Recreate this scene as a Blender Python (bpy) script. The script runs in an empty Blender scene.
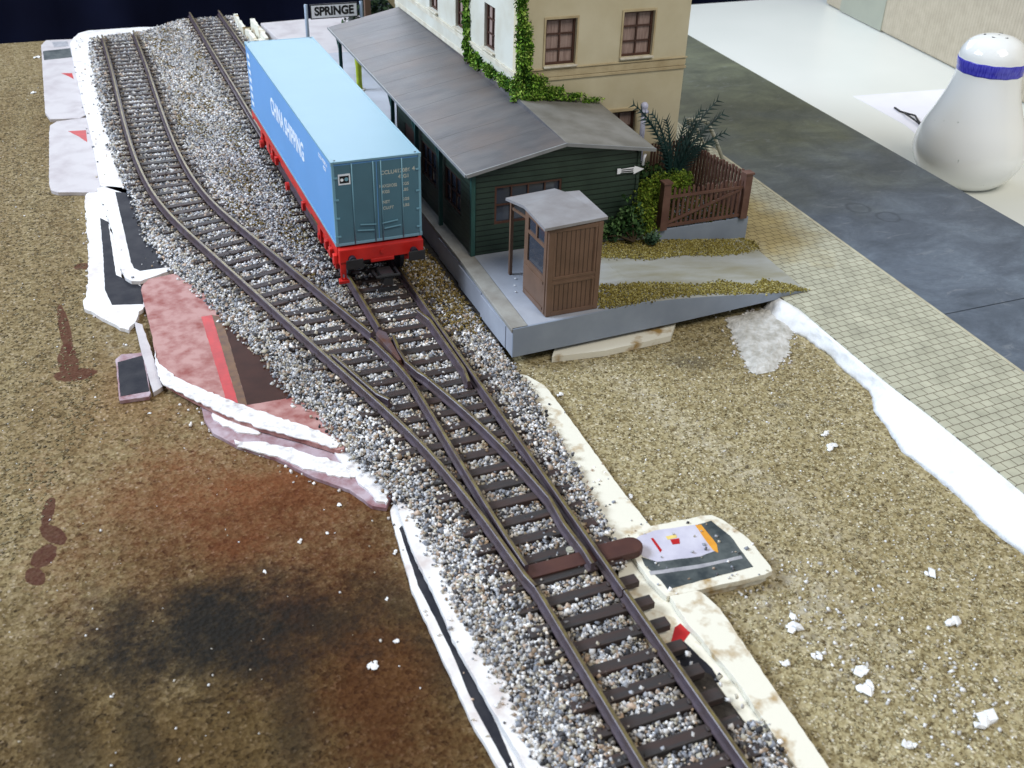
import bpy, bmesh, math, random
import numpy as np
from mathutils import Vector, Matrix
R = math.radians
S = bpy.context.scene
COL = S.collection
random.seed(7)
rng = np.random.default_rng(11)
# ---------------------------------------------------------------- camera (1 unit = 1 cm)
cd = bpy.data.cameras.new('camera'); cam = bpy.data.objects.new('camera', cd); COL.objects.link(cam)
cd.sensor_fit = 'HORIZONTAL'; cd.sensor_width = 36; cd.lens = 1047.6 / 1024 * 36
cd.clip_start = 0.5; cd.clip_end = 1000
mw = Matrix(((0.92563, 0.18093, -0.33237, -7.9132), (-0.37744, 0.5048, -0.77635, -29.39764), (0.02732, 0.84406, 0.53555, 16.15194), (0, 0, 0, 1)))
cam.matrix_world = mw
cd.dof.use_dof = True; cd.dof.focus_distance = 34; cd.dof.aperture_fstop = 0.50
S.camera = cam
# ---------------------------------------------------------------- world, lamps, exposure
W = bpy.data.worlds.new('World'); S.world = W; W.use_nodes = True
bg = W.node_tree.nodes['Background']; bg.inputs[0].default_value = (0.80, 0.88, 1.0, 1); bg.inputs[1].default_value = 0.22
def area(name, loc, target, sx, sy, power, col):
    l = bpy.data.lights.new(name, 'AREA'); l.shape = 'RECTANGLE'; l.size = sx; l.size_y = sy; l.energy = power; l.color = col
    o = bpy.data.objects.new(name, l); COL.objects.link(o); o.location = loc
    o.rotation_euler = (Vector(target) - Vector(loc)).to_track_quat('-Z', 'Y').to_euler()
    return o
area('window_light', (-98, 40, 84), (0, 2, 0), 60, 46, 235000, (0.76, 0.86, 1.0))
area('rear_window_light', (22, 125, 62), (0, 0, 0), 80, 40, 60000, (0.84, 0.90, 1.0))
area('front_fill_light', (20, -72, 108), (5, 0, 0), 55, 55, 80000, (1.0, 0.93, 0.83))  # added fill lamp that brightens the front faces
S.render.engine = 'CYCLES'
S.view_settings.view_transform = 'Standard'; S.view_settings.look = 'None'; S.view_settings.gamma = 1; S.view_settings.exposure = 0.24
# ---------------------------------------------------------------- materials
def rgb(h):
    h = h.lstrip('#'); v = [int(h[i:i+2], 16) / 255 for i in (0, 2, 4)]
    return tuple(((c + .055) / 1.055) ** 2.4 if c > .04045 else c / 12.92 for c in v)
def newmat(name, rough=.6, spec=.4, metal=0):
    m = bpy.data.materials.new(name); m.use_nodes = True
    b = m.node_tree.nodes['Principled BSDF']; b.inputs['Roughness'].default_value = rough
    b.inputs['Specular IOR Level'].default_value = spec; b.inputs['Metallic'].default_value = metal
    return m, m.node_tree, b
class NT:
    def __init__(s, t):
        s.t = t; s.tc = t.nodes.new('ShaderNodeTexCoord').outputs['Object']
    def n(s, k, **kw):
        o = s.t.nodes.new(k)
        for a, v in kw.items(): setattr(o, a, v)
        return o
    def link(s, a, b): s.t.links.new(a, b)
    def scaled(s, v):
        m = s.n('ShaderNodeMapping'); m.inputs['Scale'].default_value = v; s.link(s.tc, m.inputs[0]); return m.outputs[0]
    def noise(s, scale, detail=3, rough=.55, vec=None, dist=0):
        o = s.n('ShaderNodeTexNoise'); o.inputs['Scale'].default_value = scale; o.inputs['Detail'].default_value = detail
        o.inputs['Roughness'].default_value = rough; o.inputs['Distortion'].default_value = dist
        s.link(vec or s.tc, o.inputs['Vector']); return o.outputs['Fac']
    def ramp(s, fac, stops, interp='LINEAR'):
        o = s.n('ShaderNodeValToRGB'); cr = o.color_ramp; cr.interpolation = interp
        while len(cr.elements) < len(stops): cr.elements.new(.5)
        for e, (p, c) in zip(cr.elements, stops):
            e.position = p; e.color = (c[0], c[1], c[2], 1) if not isinstance(c, (int, float)) else (c, c, c, 1)
        s.link(fac, o.inputs[0]); return o.outputs[0]
    def mix(s, fac, a, b, mode='MIX'):
        o = s.n('ShaderNodeMix', data_type='RGBA', blend_type=mode)
        for sock, v in ((o.inputs[0], fac), (o.inputs[6], a), (o.inputs[7], b)):
            if isinstance(v, (int, float)): sock.default_value = v if sock == o.inputs[0] else (v, v, v, 1)
            elif isinstance(v, tuple): sock.default_value = (v[0], v[1], v[2], 1)
            else: s.link(v, sock)
        return o.outputs[2]
    def math(s, op, a, b=None, c=None):
        o = s.n('ShaderNodeMath', operation=op)
        for i, v in enumerate((a, b, c)):
            if v is None: continue
            if isinstance(v, (int, float)): o.inputs[i].default_value = v
            else: s.link(v, o.inputs[i])
        return o.outputs[0]
    def bump(s, b, h, strength=.4, dist=.02):
        o = s.n('ShaderNodeBump'); o.inputs['Strength'].default_value = strength; o.inputs['Distance'].default_value = dist
        s.link(h, o.inputs['Height']); s.link(o.outputs[0], b.inputs['Normal'])
def mat(name, c1, c2=None, scale=3., rough=.6, spec=.4, bump=0, bscale=None, metal=0, stretch=None, lo=.35, hi=.65, detail=4):
    m, t, b = newmat(name, rough, spec, metal); n = NT(t)
    if c2 is None: c2 = tuple(x * .85 for x in c1)
    v = n.scaled(stretch) if stretch else None
    f = n.noise(scale, detail, vec=v)
    n.link(n.ramp(f, [(lo, c2), (hi, c1)]), b.inputs['Base Color'])
    if bump: n.bump(b, n.noise(bscale or scale * 4, 3, vec=v), bump, .02)
    return m
def attrmat(name, rough=.7, spec=.3, bump=0, trans=0):
    m, t, b = newmat(name, rough, spec); n = NT(t)
    a = n.n('ShaderNodeAttribute', attribute_name='Col')
    f = n.noise(12, 3)
    c = n.mix(1.0, a.outputs['Color'], n.ramp(f, [(.3, .75), (.7, 1.15)]), 'MULTIPLY')
    n.link(c, b.inputs['Base Color'])
    if bump: n.bump(b, n.noise(30, 2), bump, .01)
    return m
# ---------------------------------------------------------------- mesh builders
class MB:
    def __init__(s): s.v = []; s.f = []; s.mi = []
    def add(s, vs, fs, mi=0):
        k = len(s.v); s.v += [tuple(p) for p in vs]; s.f += [tuple(i + k for i in f) for f in fs]; s.mi += [mi] * len(fs)
    def box(s, a, b, mi=0):
        x0, y0, z0 = a; x1, y1, z1 = b
        s.add([(x0, y0, z0), (x1, y0, z0), (x1, y1, z0), (x0, y1, z0), (x0, y0, z1), (x1, y0, z1), (x1, y1, z1), (x0, y1, z1)],
              [(0, 3, 2, 1), (4, 5, 6, 7), (0, 1, 5, 4), (1, 2, 6, 5), (2, 3, 7, 6), (3, 0, 4, 7)], mi)
        return s
    def prism(s, poly, z0, z1, mi=0):
        a = sum(p[0] * q[1] - q[0] * p[1] for p, q in zip(poly, poly[1:] + poly[:1]))
        if a < 0: poly = poly[::-1]
        n = len(poly); vs = [(p[0], p[1], z0) for p in poly] + [(p[0], p[1], z1) for p in poly]
        fs = [tuple(range(n - 1, -1, -1)), tuple(range(n, 2 * n))] + [(i, (i + 1) % n, n + (i + 1) % n, n + i) for i in range(n)]
        s.add(vs, fs, mi); return s
    def obox(s, c, ax, ay, az, mi=0):      # oriented box: centre and three half-axis vectors
        c = Vector(c); ax = Vector(ax); ay = Vector(ay); az = Vector(az)
        vs = [c + i * ax + j * ay + k * az for k in (-1, 1) for i, j in ((-1, -1), (1, -1), (1, 1), (-1, 1))]
        s.add(vs, [(0, 3, 2, 1), (4, 5, 6, 7), (0, 1, 5, 4), (1, 2, 6, 5), (2, 3, 7, 6), (3, 0, 4, 7)], mi); return s
    def beam(s, p, q, w, h, mi=0):
        p = Vector(p); q = Vector(q); d = q - p; up = Vector((0, 0, 1)) if abs(d.normalized().z) < .95 else Vector((1, 0, 0))
        sx = d.cross(up).normalized(); sz = sx.cross(d).normalized()
        return s.obox((p + q) / 2, sx * w / 2, d / 2, sz * h / 2, mi)
    def tube(s, path, r, n=10, mi=0, caps=True):
        path = [Vector(p) for p in path]; rs = r if isinstance(r, (list, tuple)) else [r] * len(path)
        vs = []; fs = []
        d0 = (path[1] - path[0]).normalized(); ref = Vector((0, 0, 1)) if abs(d0.z) < .9 else Vector((1, 0, 0))
        for i, p in enumerate(path):
            d = (path[min(i + 1, len(path) - 1)] - path[max(i - 1, 0)]).normalized()
            a = d.cross(ref).normalized(); b = d.cross(a).normalized()
            vs += [p + rs[i] * (math.cos(2 * math.pi * k / n) * a + math.sin(2 * math.pi * k / n) * b) for k in range(n)]
        for i in range(len(path) - 1):
            for k in range(n): fs.append((i * n + k, i * n + (k + 1) % n, (i + 1) * n + (k + 1) % n, (i + 1) * n + k))
        if caps: fs += [tuple(range(n))[::-1], tuple(range((len(path) - 1) * n, len(path) * n))]
        s.add(vs, fs, mi); return s
    def lathe(s, c, prof, n=48, mi=0):
        vs = []; fs = []
        for r, z in prof: vs += [(c[0] + r * math.cos(2 * math.pi * k / n), c[1] + r * math.sin(2 * math.pi * k / n), c[2] + z) for k in range(n)]
        m = len(prof)
        for i in range(m - 1):
            for k in range(n): fs.append((i * n + k, i * n + (k + 1) % n, (i + 1) * n + (k + 1) % n, (i + 1) * n + k))
        fs += [tuple(range(n))[::-1], tuple(range((m - 1) * n, m * n))]
        s.add(vs, fs, mi); return s
    def sweep(s, path, prof, mi=0):        # path list of (x,y,z); prof list of (u,w) ccw seen along the path
        n = len(prof); vs = []; fs = []
        for i, p in enumerate(path):
            a = Vector(path[max(i - 1, 0)]); b = Vector(path[min(i + 1, len(path) - 1)]); d = (b - a); d.z = 0; d.normalize()
            sx = Vector((d.y, -d.x, 0))
            vs += [Vector(p) + u * sx + Vector((0, 0, w)) for u, w in prof]
        for i in range(len(path) - 1):
            for k in range(n): fs.append((i * n + k, i * n + (k + 1) % n, (i + 1) * n + (k + 1) % n, (i + 1) * n + k))
        fs += [tuple(range(n))[::-1], tuple(range((len(path) - 1) * n, len(path) * n))]
        s.add(vs, fs, mi); return s
    def build(s, name, mats, parent=None, smooth=False, bevel=0, at=None, seg=2, cols=None):
        me = bpy.data.meshes.new(name); o = bpy.data.objects.new(name, me); COL.objects.link(o)
        off = Vector((0, 0, 0))
        if parent is not None: off = Vector(parent['_base']) ; o.parent = parent; 
        elif at is not None: off = Vector(at); o.location = off
        o['_base'] = tuple(off)
        me.from_pydata([tuple(Vector(p) - off) for p in s.v], [], s.f)
        for m in (mats if isinstance(mats, (list, tuple)) else [mats]): me.materials.append(m)
        if any(s.mi): me.polygons.foreach_set('material_index', s.mi)
        if smooth: me.polygons.foreach_set('use_smooth', [True] * len(me.polygons))
        if cols is not None:
            a = me.color_attributes.new('Col', 'FLOAT_COLOR', 'POINT'); a.data.foreach_set('color', np.asarray(cols, dtype=np.float32).ravel())
        bm = bmesh.new(); bm.from_mesh(me); bmesh.ops.recalc_face_normals(bm, faces=bm.faces); bm.to_mesh(me); bm.free()
        me.update()
        if parent is not None and parent.type == 'MESH':
            pass
        if bevel:
            md = o.modifiers.new('bevel', 'BEVEL'); md.width = bevel; md.segments = seg; md.limit_method = 'ANGLE'; md.angle_limit = R(40)
        return o
def tag(o, label=None, cat=None, group=None, kind=None):
    if label: o['label'] = label
    if cat: o['category'] = cat
    if group: o['group'] = group
    if kind: o['kind'] = kind
    return o
def thing(name, loc, label, cat, group=None):
    o = bpy.data.objects.new(name, None); COL.objects.link(o); o.location = loc; o['_base'] = tuple(loc); o.empty_display_size = .5
    return tag(o, label, cat, group)
def struct(o): o['kind'] = 'structure'; return o
def copy_tree(o, parent=None):
    c = o.copy(); COL.objects.link(c); c.parent = parent
    for ch in [x for x in KIDS(o)]: copy_tree(ch, c)
    return c
def KIDS(o): return [x for x in bpy.data.objects if x.parent == o]
def fast_mesh(name, V, F, mats, cols=None, parent=None, smooth=False):     # V (n,3) F (m,k)
    V = np.asarray(V, dtype=np.float32) - np.asarray(parent['_base'] if parent is not None else (0, 0, 0), dtype=np.float32); F = np.asarray(F, dtype=np.int32)
    me = bpy.data.meshes.new(name); me.vertices.add(len(V)); me.vertices.foreach_set('co', V.ravel())
    k = F.shape[1]; me.loops.add(F.size); me.loops.foreach_set('vertex_index', F.ravel())
    me.polygons.add(len(F)); me.polygons.foreach_set('loop_start', np.arange(0, F.size, k, dtype=np.int32)); me.polygons.foreach_set('loop_total', np.full(len(F), k, dtype=np.int32))
    me.update(calc_edges=True)
    if cols is not None:
        a = me.color_attributes.new('Col', 'FLOAT_COLOR', 'POINT'); a.data.foreach_set('color', np.asarray(cols, dtype=np.float32).ravel())
    for m in (mats if isinstance(mats, (list, tuple)) else [mats]): me.materials.append(m)
    o = bpy.data.objects.new(name, me); COL.objects.link(o)
    if parent is not None: o.parent = parent
    return o
FONT = {}
def text_mesh(s, size, bold=0., depth=.004, space=1.0):
    cu = bpy.data.curves.new('t', 'FONT'); cu.body = s; cu.size = size; cu.offset = bold; cu.extrude = depth; cu.align_x = 'CENTER'; cu.align_y = 'CENTER'; cu.space_character = space
    o = bpy.data.objects.new('t', cu); COL.objects.link(o); bpy.context.view_layer.update()
    dg = bpy.context.evaluated_depsgraph_get(); me = bpy.data.meshes.new_from_object(o.evaluated_get(dg)); bpy.data.objects.remove(o)
    return me
def text(name, s, size, origin, right, up, m, parent, bold=0., width=None, space=1.0, depth=.004):
    me = text_mesh(s, size, bold, depth, space)
    r = Vector(right).normalized(); u = Vector(up).normalized(); nrm = r.cross(u)
    co = np.empty(len(me.vertices) * 3, dtype=np.float32); me.vertices.foreach_get('co', co); co = co.reshape(-1, 3)
    if width:
        w = co[:, 0].max() - co[:, 0].min(); co[:, 0] *= width / w
    out = np.array(origin) + co[:, :1] * np.array(r) + co[:, 1:2] * np.array(u) + co[:, 2:] * np.array(nrm) - np.array(parent['_base'])
    me.vertices.foreach_set('co', out.astype(np.float32).ravel()); me.update(); me.materials.clear(); me.materials.append(m)
    me.name = name; o = bpy.data.objects.new(name, me); COL.objects.link(o); o.parent = parent; o['_base'] = tuple(parent['_base'])
    return o
# note: every builder writes world positions minus the parent's base, so sub-parts sit at the part's own origin
PL = {
'bed_white': [(-7.87,34.71),(-7.66,35.77),(-7.29,36.82),(-6.77,37.26),(-3.89,37.29),(-3.23,37.11),(-0.33,38.05),(-0.77,8.64),(-5.84,9.81),(-7.53,12.16),(-7.8,12.58),(-7.76,18.02),(-7.84,23.92),(-7.89,30.15)],
'bed_dark': [(-7.93,12.29),(-7.52,12.37),(-6.03,11.45),(-4.74,3.74),(-6.1,4.05),(-7.18,3.56),(-7.45,3.66),(-7.61,4.02),(-7.67,4.75),(-7.7,8.02)],
'bed_dark_print': [(-7.31,11.66),(-6.09,10.93),(-5.03,4.0),(-6.2,4.33),(-7.1,4.32),(-7.27,4.61),(-7.32,5.12),(-7.31,7.43)],
'low_white': [(-8.48,11.56),(-8.33,12.14),(-8.13,12.51),(-7.85,12.2),(-7.8,9.82),(-7.64,6.54),(-7.68,4.11),(-7.19,3.63),(-7.01,2.38),(-7.38,1.66),(-7.84,0.6),(-8.3,1.3),(-9.04,2.66),(-8.84,3.6),(-8.58,6.86),(-8.49,10.05)],
'low_white_print': [(-8.03,9.6),(-7.78,9.13),(-7.87,4.56),(-7.07,3.29),(-7.24,2.17),(-8.16,2.42),(-8.29,3.56),(-8.13,6.71)],
'pink': [(-7.21,2.86),(-7.11,3.27),(-6.89,3.58),(-6.14,3.71),(-5.57,3.67),(-4.02,-2.0),(-3.13,-7.81),(-3.44,-7.83),(-4.23,-6.98),(-5.06,-6.2),(-5.86,-5.26),(-6.57,-4.13),(-7.14,-3.17),(-7.27,-2.45),(-7.2,-0.24)],
'pink_print': [(-7.12,2.83),(-6.88,3.34),(-6.17,3.48),(-5.44,2.24),(-4.87,-0.08),(-5.67,0.41),(-5.72,-4.54),(-6.32,-3.9),(-6.86,-2.88),(-7.21,-1.89),(-7.17,0.07)],
'red_stripe': [(-5.67,0.41),(-5.34,0.43),(-5.44,-4.8),(-5.72,-4.54)],
'brown_stripe': [(-5.34,0.43),(-5.07,0.2),(-5.23,-4.98),(-5.44,-4.8)],
'brown_area': [(-5.07,0.2),(-4.41,-0.9),(-4.22,-2.24),(-3.8,-5.02),(-5.23,-4.98)],
'pink_low': [(-5.24,-5.03),(-3.81,-5.07),(-3.39,-5.64),(-3.09,-7.68),(-3.46,-7.59),(-4.49,-6.36)],
'torn_rim': [(-7.24,-1.16),(-7.21,-1.89),(-6.86,-2.88),(-5.96,-4.19),(-5.25,-5.08),(-3.79,-6.76),(-3.31,-7.5),(-3.48,-7.77),(-4.24,-7.02),(-5.07,-6.24),(-5.87,-5.31),(-6.57,-4.18),(-7.19,-3.2),(-7.31,-2.55)],
'torn_base': [(-6.36,-4.05),(-6.39,-4.97),(-6.27,-5.71),(-5.78,-6.51),(-4.97,-7.36),(-4.21,-8.52),(-3.53,-9.29),(-3.19,-10.07),(-2.9,-10.26),(-2.6,-9.84),(-3.07,-8.55),(-3.31,-7.46),(-4.12,-6.39),(-5.38,-4.67)],
'torn_a': [(-5.85,-6.3),(-5.2,-6.58),(-4.54,-7.15),(-3.79,-7.83),(-3.16,-8.69),(-3.37,-8.88),(-3.86,-8.61),(-4.36,-8.08),(-5.07,-7.23),(-5.73,-6.67)],
'torn_b': [(-6.22,-4.37),(-5.82,-4.87),(-5.21,-5.9),(-5.09,-6.24),(-5.61,-6.0),(-6.09,-5.38)],
'torn_c': [(-3.54,-7.65),(-3.16,-7.51),(-2.94,-8.24),(-2.65,-8.88),(-2.58,-9.68),(-2.88,-10.19),(-3.12,-9.81),(-3.32,-8.72)],
'dark_piece': [(-8.33,-1.02),(-8.15,-0.78),(-7.54,-0.88),(-7.58,-3.17),(-7.63,-3.37),(-8.41,-3.31)],
'dark_piece_print': [(-8.29,-1.21),(-7.58,-1.05),(-7.6,-3.11),(-8.37,-3.11)],
'narrow_piece': [(-7.61,1.08),(-7.4,0.8),(-7.32,-0.65),(-7.24,-3.02),(-7.51,-3.25),(-7.59,-0.86)],
'coaster_a': [(-9.38,35.19),(-9.09,36.22),(-7.72,36.05),(-7.58,30.71),(-7.69,22.23),(-8.08,21.59),(-9.35,21.85),(-9.53,22.96)],
'coaster_a_dark': [(-9.32,33.88),(-7.92,34.11),(-7.91,32.21),(-9.32,32.02)],
'coaster_a_dark2': [(-8.8,35.68),(-8.01,35.68),(-7.95,34.56),(-8.73,34.56)],
'coaster_a_red': [(-8.58,29.28),(-8.06,29.12),(-8.02,28.0),(-8.27,28.63)],
'coaster_b': [(-9.45,20.01),(-9.38,20.98),(-9.07,21.46),(-7.73,21.63),(-7.75,12.55),(-8.03,12.21),(-9.36,12.65),(-9.61,12.94),(-9.66,13.62)],
'coaster_b_red': [(-8.67,19.9),(-7.92,19.8),(-7.97,18.18),(-8.29,19.09)],
'strip_left_top': [(-2.67,-10.35),(-2.53,-10.2),(-1.72,-10.82),(-1.47,-14.06),(-1.43,-16.14),(-1.45,-18.87),(-1.54,-20.57),(-2.63,-20.14),(-2.67,-18.4),(-2.78,-16.84),(-2.87,-14.95),(-2.81,-13.95),(-2.82,-12.01)],
'strip_left_low': [(-2.84,-10.4),(-2.68,-10.18),(-2.11,-10.47),(-1.9,-13.99),(-2.06,-18.5),(-2.1,-20.23),(-3.05,-19.87),(-3.09,-18.11),(-3.19,-16.92),(-3.18,-14.89),(-3.17,-13.18),(-3.01,-11.68)],
'strip_left_low_print': [(-2.83,-11.11),(-2.74,-11.03),(-2.74,-13.67),(-2.74,-16.31),(-2.82,-18.21),(-2.94,-18.17),(-3.02,-16.63),(-2.96,-15.06),(-3.0,-13.08)],
'strip_right_top': [(2.03,-5.87),(2.24,-5.65),(2.59,-6.01),(2.84,-6.67),(2.84,-7.49),(2.77,-9.74),(2.7,-11.6),(2.71,-13.22),(1.96,-14.02),(1.27,-13.37),(1.4,-8.27),(1.44,-6.72)],
'strip_right_bottom': [(1.89,-15.5),(2.17,-15.44),(2.45,-15.48),(2.6,-15.64),(2.71,-16.19),(2.55,-18.23),(2.42,-20.34),(2.21,-22.04),(1.66,-21.83),(1.86,-20.17),(1.96,-18.07),(1.84,-16.33)],
'strip_right_under': [(1.68,-13.49),(2.05,-14.1),(2.0,-15.25),(1.87,-16.41),(2.04,-18.24),(2.0,-20.11),(1.82,-21.79),(-0.55,-20.88),(0.37,-16.14)],
'red_patch': [(1.62,-16.22),(1.79,-16.17),(1.83,-16.48),(1.59,-16.64),(1.28,-16.61)],
'black_patch': [(1.11,-16.66),(1.59,-16.64),(1.75,-17.47),(1.71,-17.84),(1.05,-17.81)],
'logo_coaster': [(1.75,-13.73),(1.92,-13.5),(2.52,-13.3),(3.94,-13.4),(4.18,-13.45),(4.33,-13.67),(4.54,-14.54),(4.47,-15.45),(4.42,-15.61),(4.2,-15.66),(2.77,-15.57),(1.81,-15.5),(1.72,-14.91)],
'logo_label': [(1.9,-13.67),(2.21,-13.53),(2.62,-13.49),(3.66,-13.65),(3.73,-13.79),(3.68,-14.45),(3.59,-14.59),(3.15,-14.64),(2.15,-14.45),(1.93,-14.19)],
'logo_dark': [(3.66,-13.65),(4.04,-13.64),(4.18,-14.26),(4.11,-15.07),(4.09,-15.35),(2.74,-15.32),(1.94,-15.32),(1.93,-14.99),(1.84,-14.47),(1.89,-14.18),(2.15,-14.45),(3.15,-14.64),(3.59,-14.59),(3.68,-14.45),(3.73,-13.79)],
'logo_dark2': [(1.83,-14.67),(3.01,-14.87),(4.04,-14.94),(4.03,-15.04),(2.95,-14.97),(1.81,-14.79)],
'logo_orange': [(3.6,-13.65),(3.75,-13.68),(3.72,-14.42),(3.6,-14.67),(3.53,-14.57)],
'logo_red': [(2.39,-13.71),(2.45,-13.71),(2.44,-14.16),(2.36,-14.21)],
'logo_redspot': [(2.8,-13.9),(3.01,-13.94),(2.94,-14.1),(2.77,-14.07)],
'logo_yellow': [(2.76,-13.77),(3.01,-13.79),(2.98,-13.89),(2.75,-13.88)],
'ballast': [(-6.73,34.32),(-6.36,35.11),(-3.46,35.91),(-1.5,38.07),(-0.08,39.78),(1.96,40.32),(1.6,34.72),(3.02,25.68),(4.72,10.6),(2.68,1.53),(2.77,-1.45),(2.71,-3.51),(2.23,-5.52),(2.3,-6.69),(2.05,-8.45),(1.92,-10.32),(1.74,-11.96),(1.53,-13.44),(1.43,-13.94),(0.67,-16.41),(1.36,-17.25),(1.75,-17.45),(1.74,-18.48),(1.74,-20.13),(1.57,-21.8),(-2.18,-20.35),(-2.47,-18.52),(-2.36,-16.92),(-2.43,-15.39),(-2.48,-14.0),(-2.45,-12.25),(-2.36,-10.85),(-2.66,-10.22),(-2.81,-9.03),(-3.26,-7.83),(-3.52,-6.19),(-4.07,-5.01),(-4.36,-2.58),(-4.76,-1.2),(-5.0,0.01),(-5.31,1.37),(-5.68,2.75),(-6.09,4.06),(-6.54,6.56),(-6.71,10.44),(-6.96,14.04),(-6.98,17.29),(-7.02,21.86),(-6.96,26.82),(-6.89,30.98)],
'white_top': [(11.81,-5.08),(12.35,-5.41),(12.07,-7.31),(11.92,-10.36),(11.93,-11.87),(11.87,-13.39),(11.76,-15.54),(11.66,-17.36)],
'white_bot': [(11.93,-4.87),(11.58,-6.42),(12.12,-6.92),(11.93,-8.34),(11.86,-9.97),(11.31,-10.66),(10.6,-12.68),(10.69,-14.53),(10.51,-15.7),(10.71,-16.78),(10.59,-18.54)],
'plaster_patch': [(10.05,-4.7),(12.8,-4.35),(11.78,-6.14),(11.22,-6.61),(10.78,-7.24),(10.15,-7.64),(9.74,-7.98),(9.16,-7.95),(8.94,-7.75),(9.14,-7.28),(9.47,-6.32)],
'support_plate': [(4.07,-4.68),(5.75,-4.3),(7.91,-4.23),(8.26,-4.64),(7.66,-5.37),(5.32,-5.5),(3.67,-5.29)],
'flock_back': [(7.97,0.37),(8.57,-0.36),(9.31,-0.78),(10.96,-1.34),(12.41,-2.09),(12.48,-2.54),(12.03,-2.81),(10.25,-2.52),(9.26,-2.27),(8.38,-1.8),(7.32,-0.95),(6.98,-0.5)],
'flock_front': [(6.27,-2.94),(7.27,-3.21),(8.99,-4.03),(9.94,-4.28),(10.55,-4.79),(11.32,-4.76),(11.88,-5.33),(12.12,-5.85),(9.98,-5.39),(7.58,-4.62),(6.6,-4.49),(5.46,-4.57)],
'joint': [(16.15,-7.46),(19.76,-7.48)],
'stains': [(-7.64,-12.91),(-9.55,-0.11),(-9.39,2.08),(-10.49,-8.73),(-10.46,-7.8),(-4.9,-9.86),(-3.82,-12.1),(-5.72,-7.91),(-10.72,-13.41),(-3.25,-13.96),(-5.54,-15.38),(8.37,-10.71),(9.51,-11.62),(7.37,-7.64),(5.59,-17.29)],
'paper': [(31.39,16.16),(39.35,15.47),(33.79,6.44),(28.97,5.22),(30.85,11.25)],
'crumbs': [(8.9,-11.82),(9.09,-11.25),(7.34,-18.06),(7.98,-16.67),(6.07,-20.37),(4.6,-18.55),(4.05,-17.88),(4.03,-17.0),(4.32,-16.7),(3.31,-17.75),(3.61,-15.69),(4.3,-14.36),(4.46,-18.91),(11.25,-15.57),(4.35,-20.34),(3.14,-7.05),(2.68,-7.05),(2.92,-11.83),(-4.56,-14.85),(-3.88,-14.38),(-5.04,-10.63),(-4.86,-7.27),(-6.01,-11.38),(-3.87,-9.62),(-4.39,-10.57),(-3.71,-13.14),(-9.71,33.17),(-9.99,26.7),(-7.7,-4.05),(-3.11,-11.78),(-4.79,-7.06)],
'DIV': [(-0.053,-14.5),(-0.084,-14.0),(-0.117,-13.5),(-0.152,-13.0),(-0.189,-12.5),(-0.23,-12.0),(-0.276,-11.5),(-0.328,-11.0),(-0.386,-10.5),(-0.451,-10.0),(-0.524,-9.5),(-0.607,-9.0),(-0.699,-8.5),(-0.801,-8.0),(-0.912,-7.5),(-1.03,-7.0),(-1.154,-6.5),(-1.282,-6.0),(-1.412,-5.5),(-1.543,-5.0),(-1.673,-4.5),(-1.803,-4.0),(-1.932,-3.5),(-2.06,-3.0),(-2.188,-2.5),(-2.315,-2.0),(-2.443,-1.5),(-2.57,-1.0),(-2.698,-0.5),(-2.825,0.0),(-2.952,0.5),(-3.08,1.0),(-3.207,1.5),(-3.333,2.0),(-3.46,2.5),(-3.586,3.0),(-3.713,3.5),(-3.84,4.0),(-3.967,4.5),(-4.095,5.0),(-4.223,5.5),(-4.35,6.0),(-4.474,6.5),(-4.593,7.0),(-4.705,7.5),(-4.808,8.0),(-4.9,8.5),(-4.983,9.0),(-5.055,9.5),(-5.119,10.0),(-5.175,10.5),(-5.223,11.0),(-5.264,11.5),(-5.299,12.0),(-5.328,12.5),(-5.353,13.0),(-5.374,13.5),(-5.391,14.0),(-5.405,14.5),(-5.416,15.0),(-5.425,15.5),(-5.432,16.0),(-5.436,16.5),(-5.439,17.0),(-5.44,17.5),(-5.439,18.0),(-5.437,18.5),(-5.433,19.0),(-5.429,19.5),(-5.424,20.0),(-5.417,20.5),(-5.411,21.0),(-5.404,21.5),(-5.396,22.0),(-5.388,22.5),(-5.38,23.0),(-5.372,23.5),(-5.363,24.0),(-5.355,24.5),(-5.347,25.0),(-5.339,25.5),(-5.332,26.0),(-5.325,26.5),(-5.319,27.0),(-5.313,27.5),(-5.308,28.0),(-5.304,28.5),(-5.3,29.0),(-5.297,29.5),(-5.295,30.0),(-5.293,30.5),(-5.291,31.0),(-5.289,31.5),(-5.289,32.0),(-5.288,32.5),(-5.288,33.0),(-5.288,33.5),(-5.288,34.0),(-5.288,34.5),(-5.289,35.0),(-5.29,35.5),(-5.291,36.0),(-5.292,36.5),(-5.293,37.0)],
}
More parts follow.
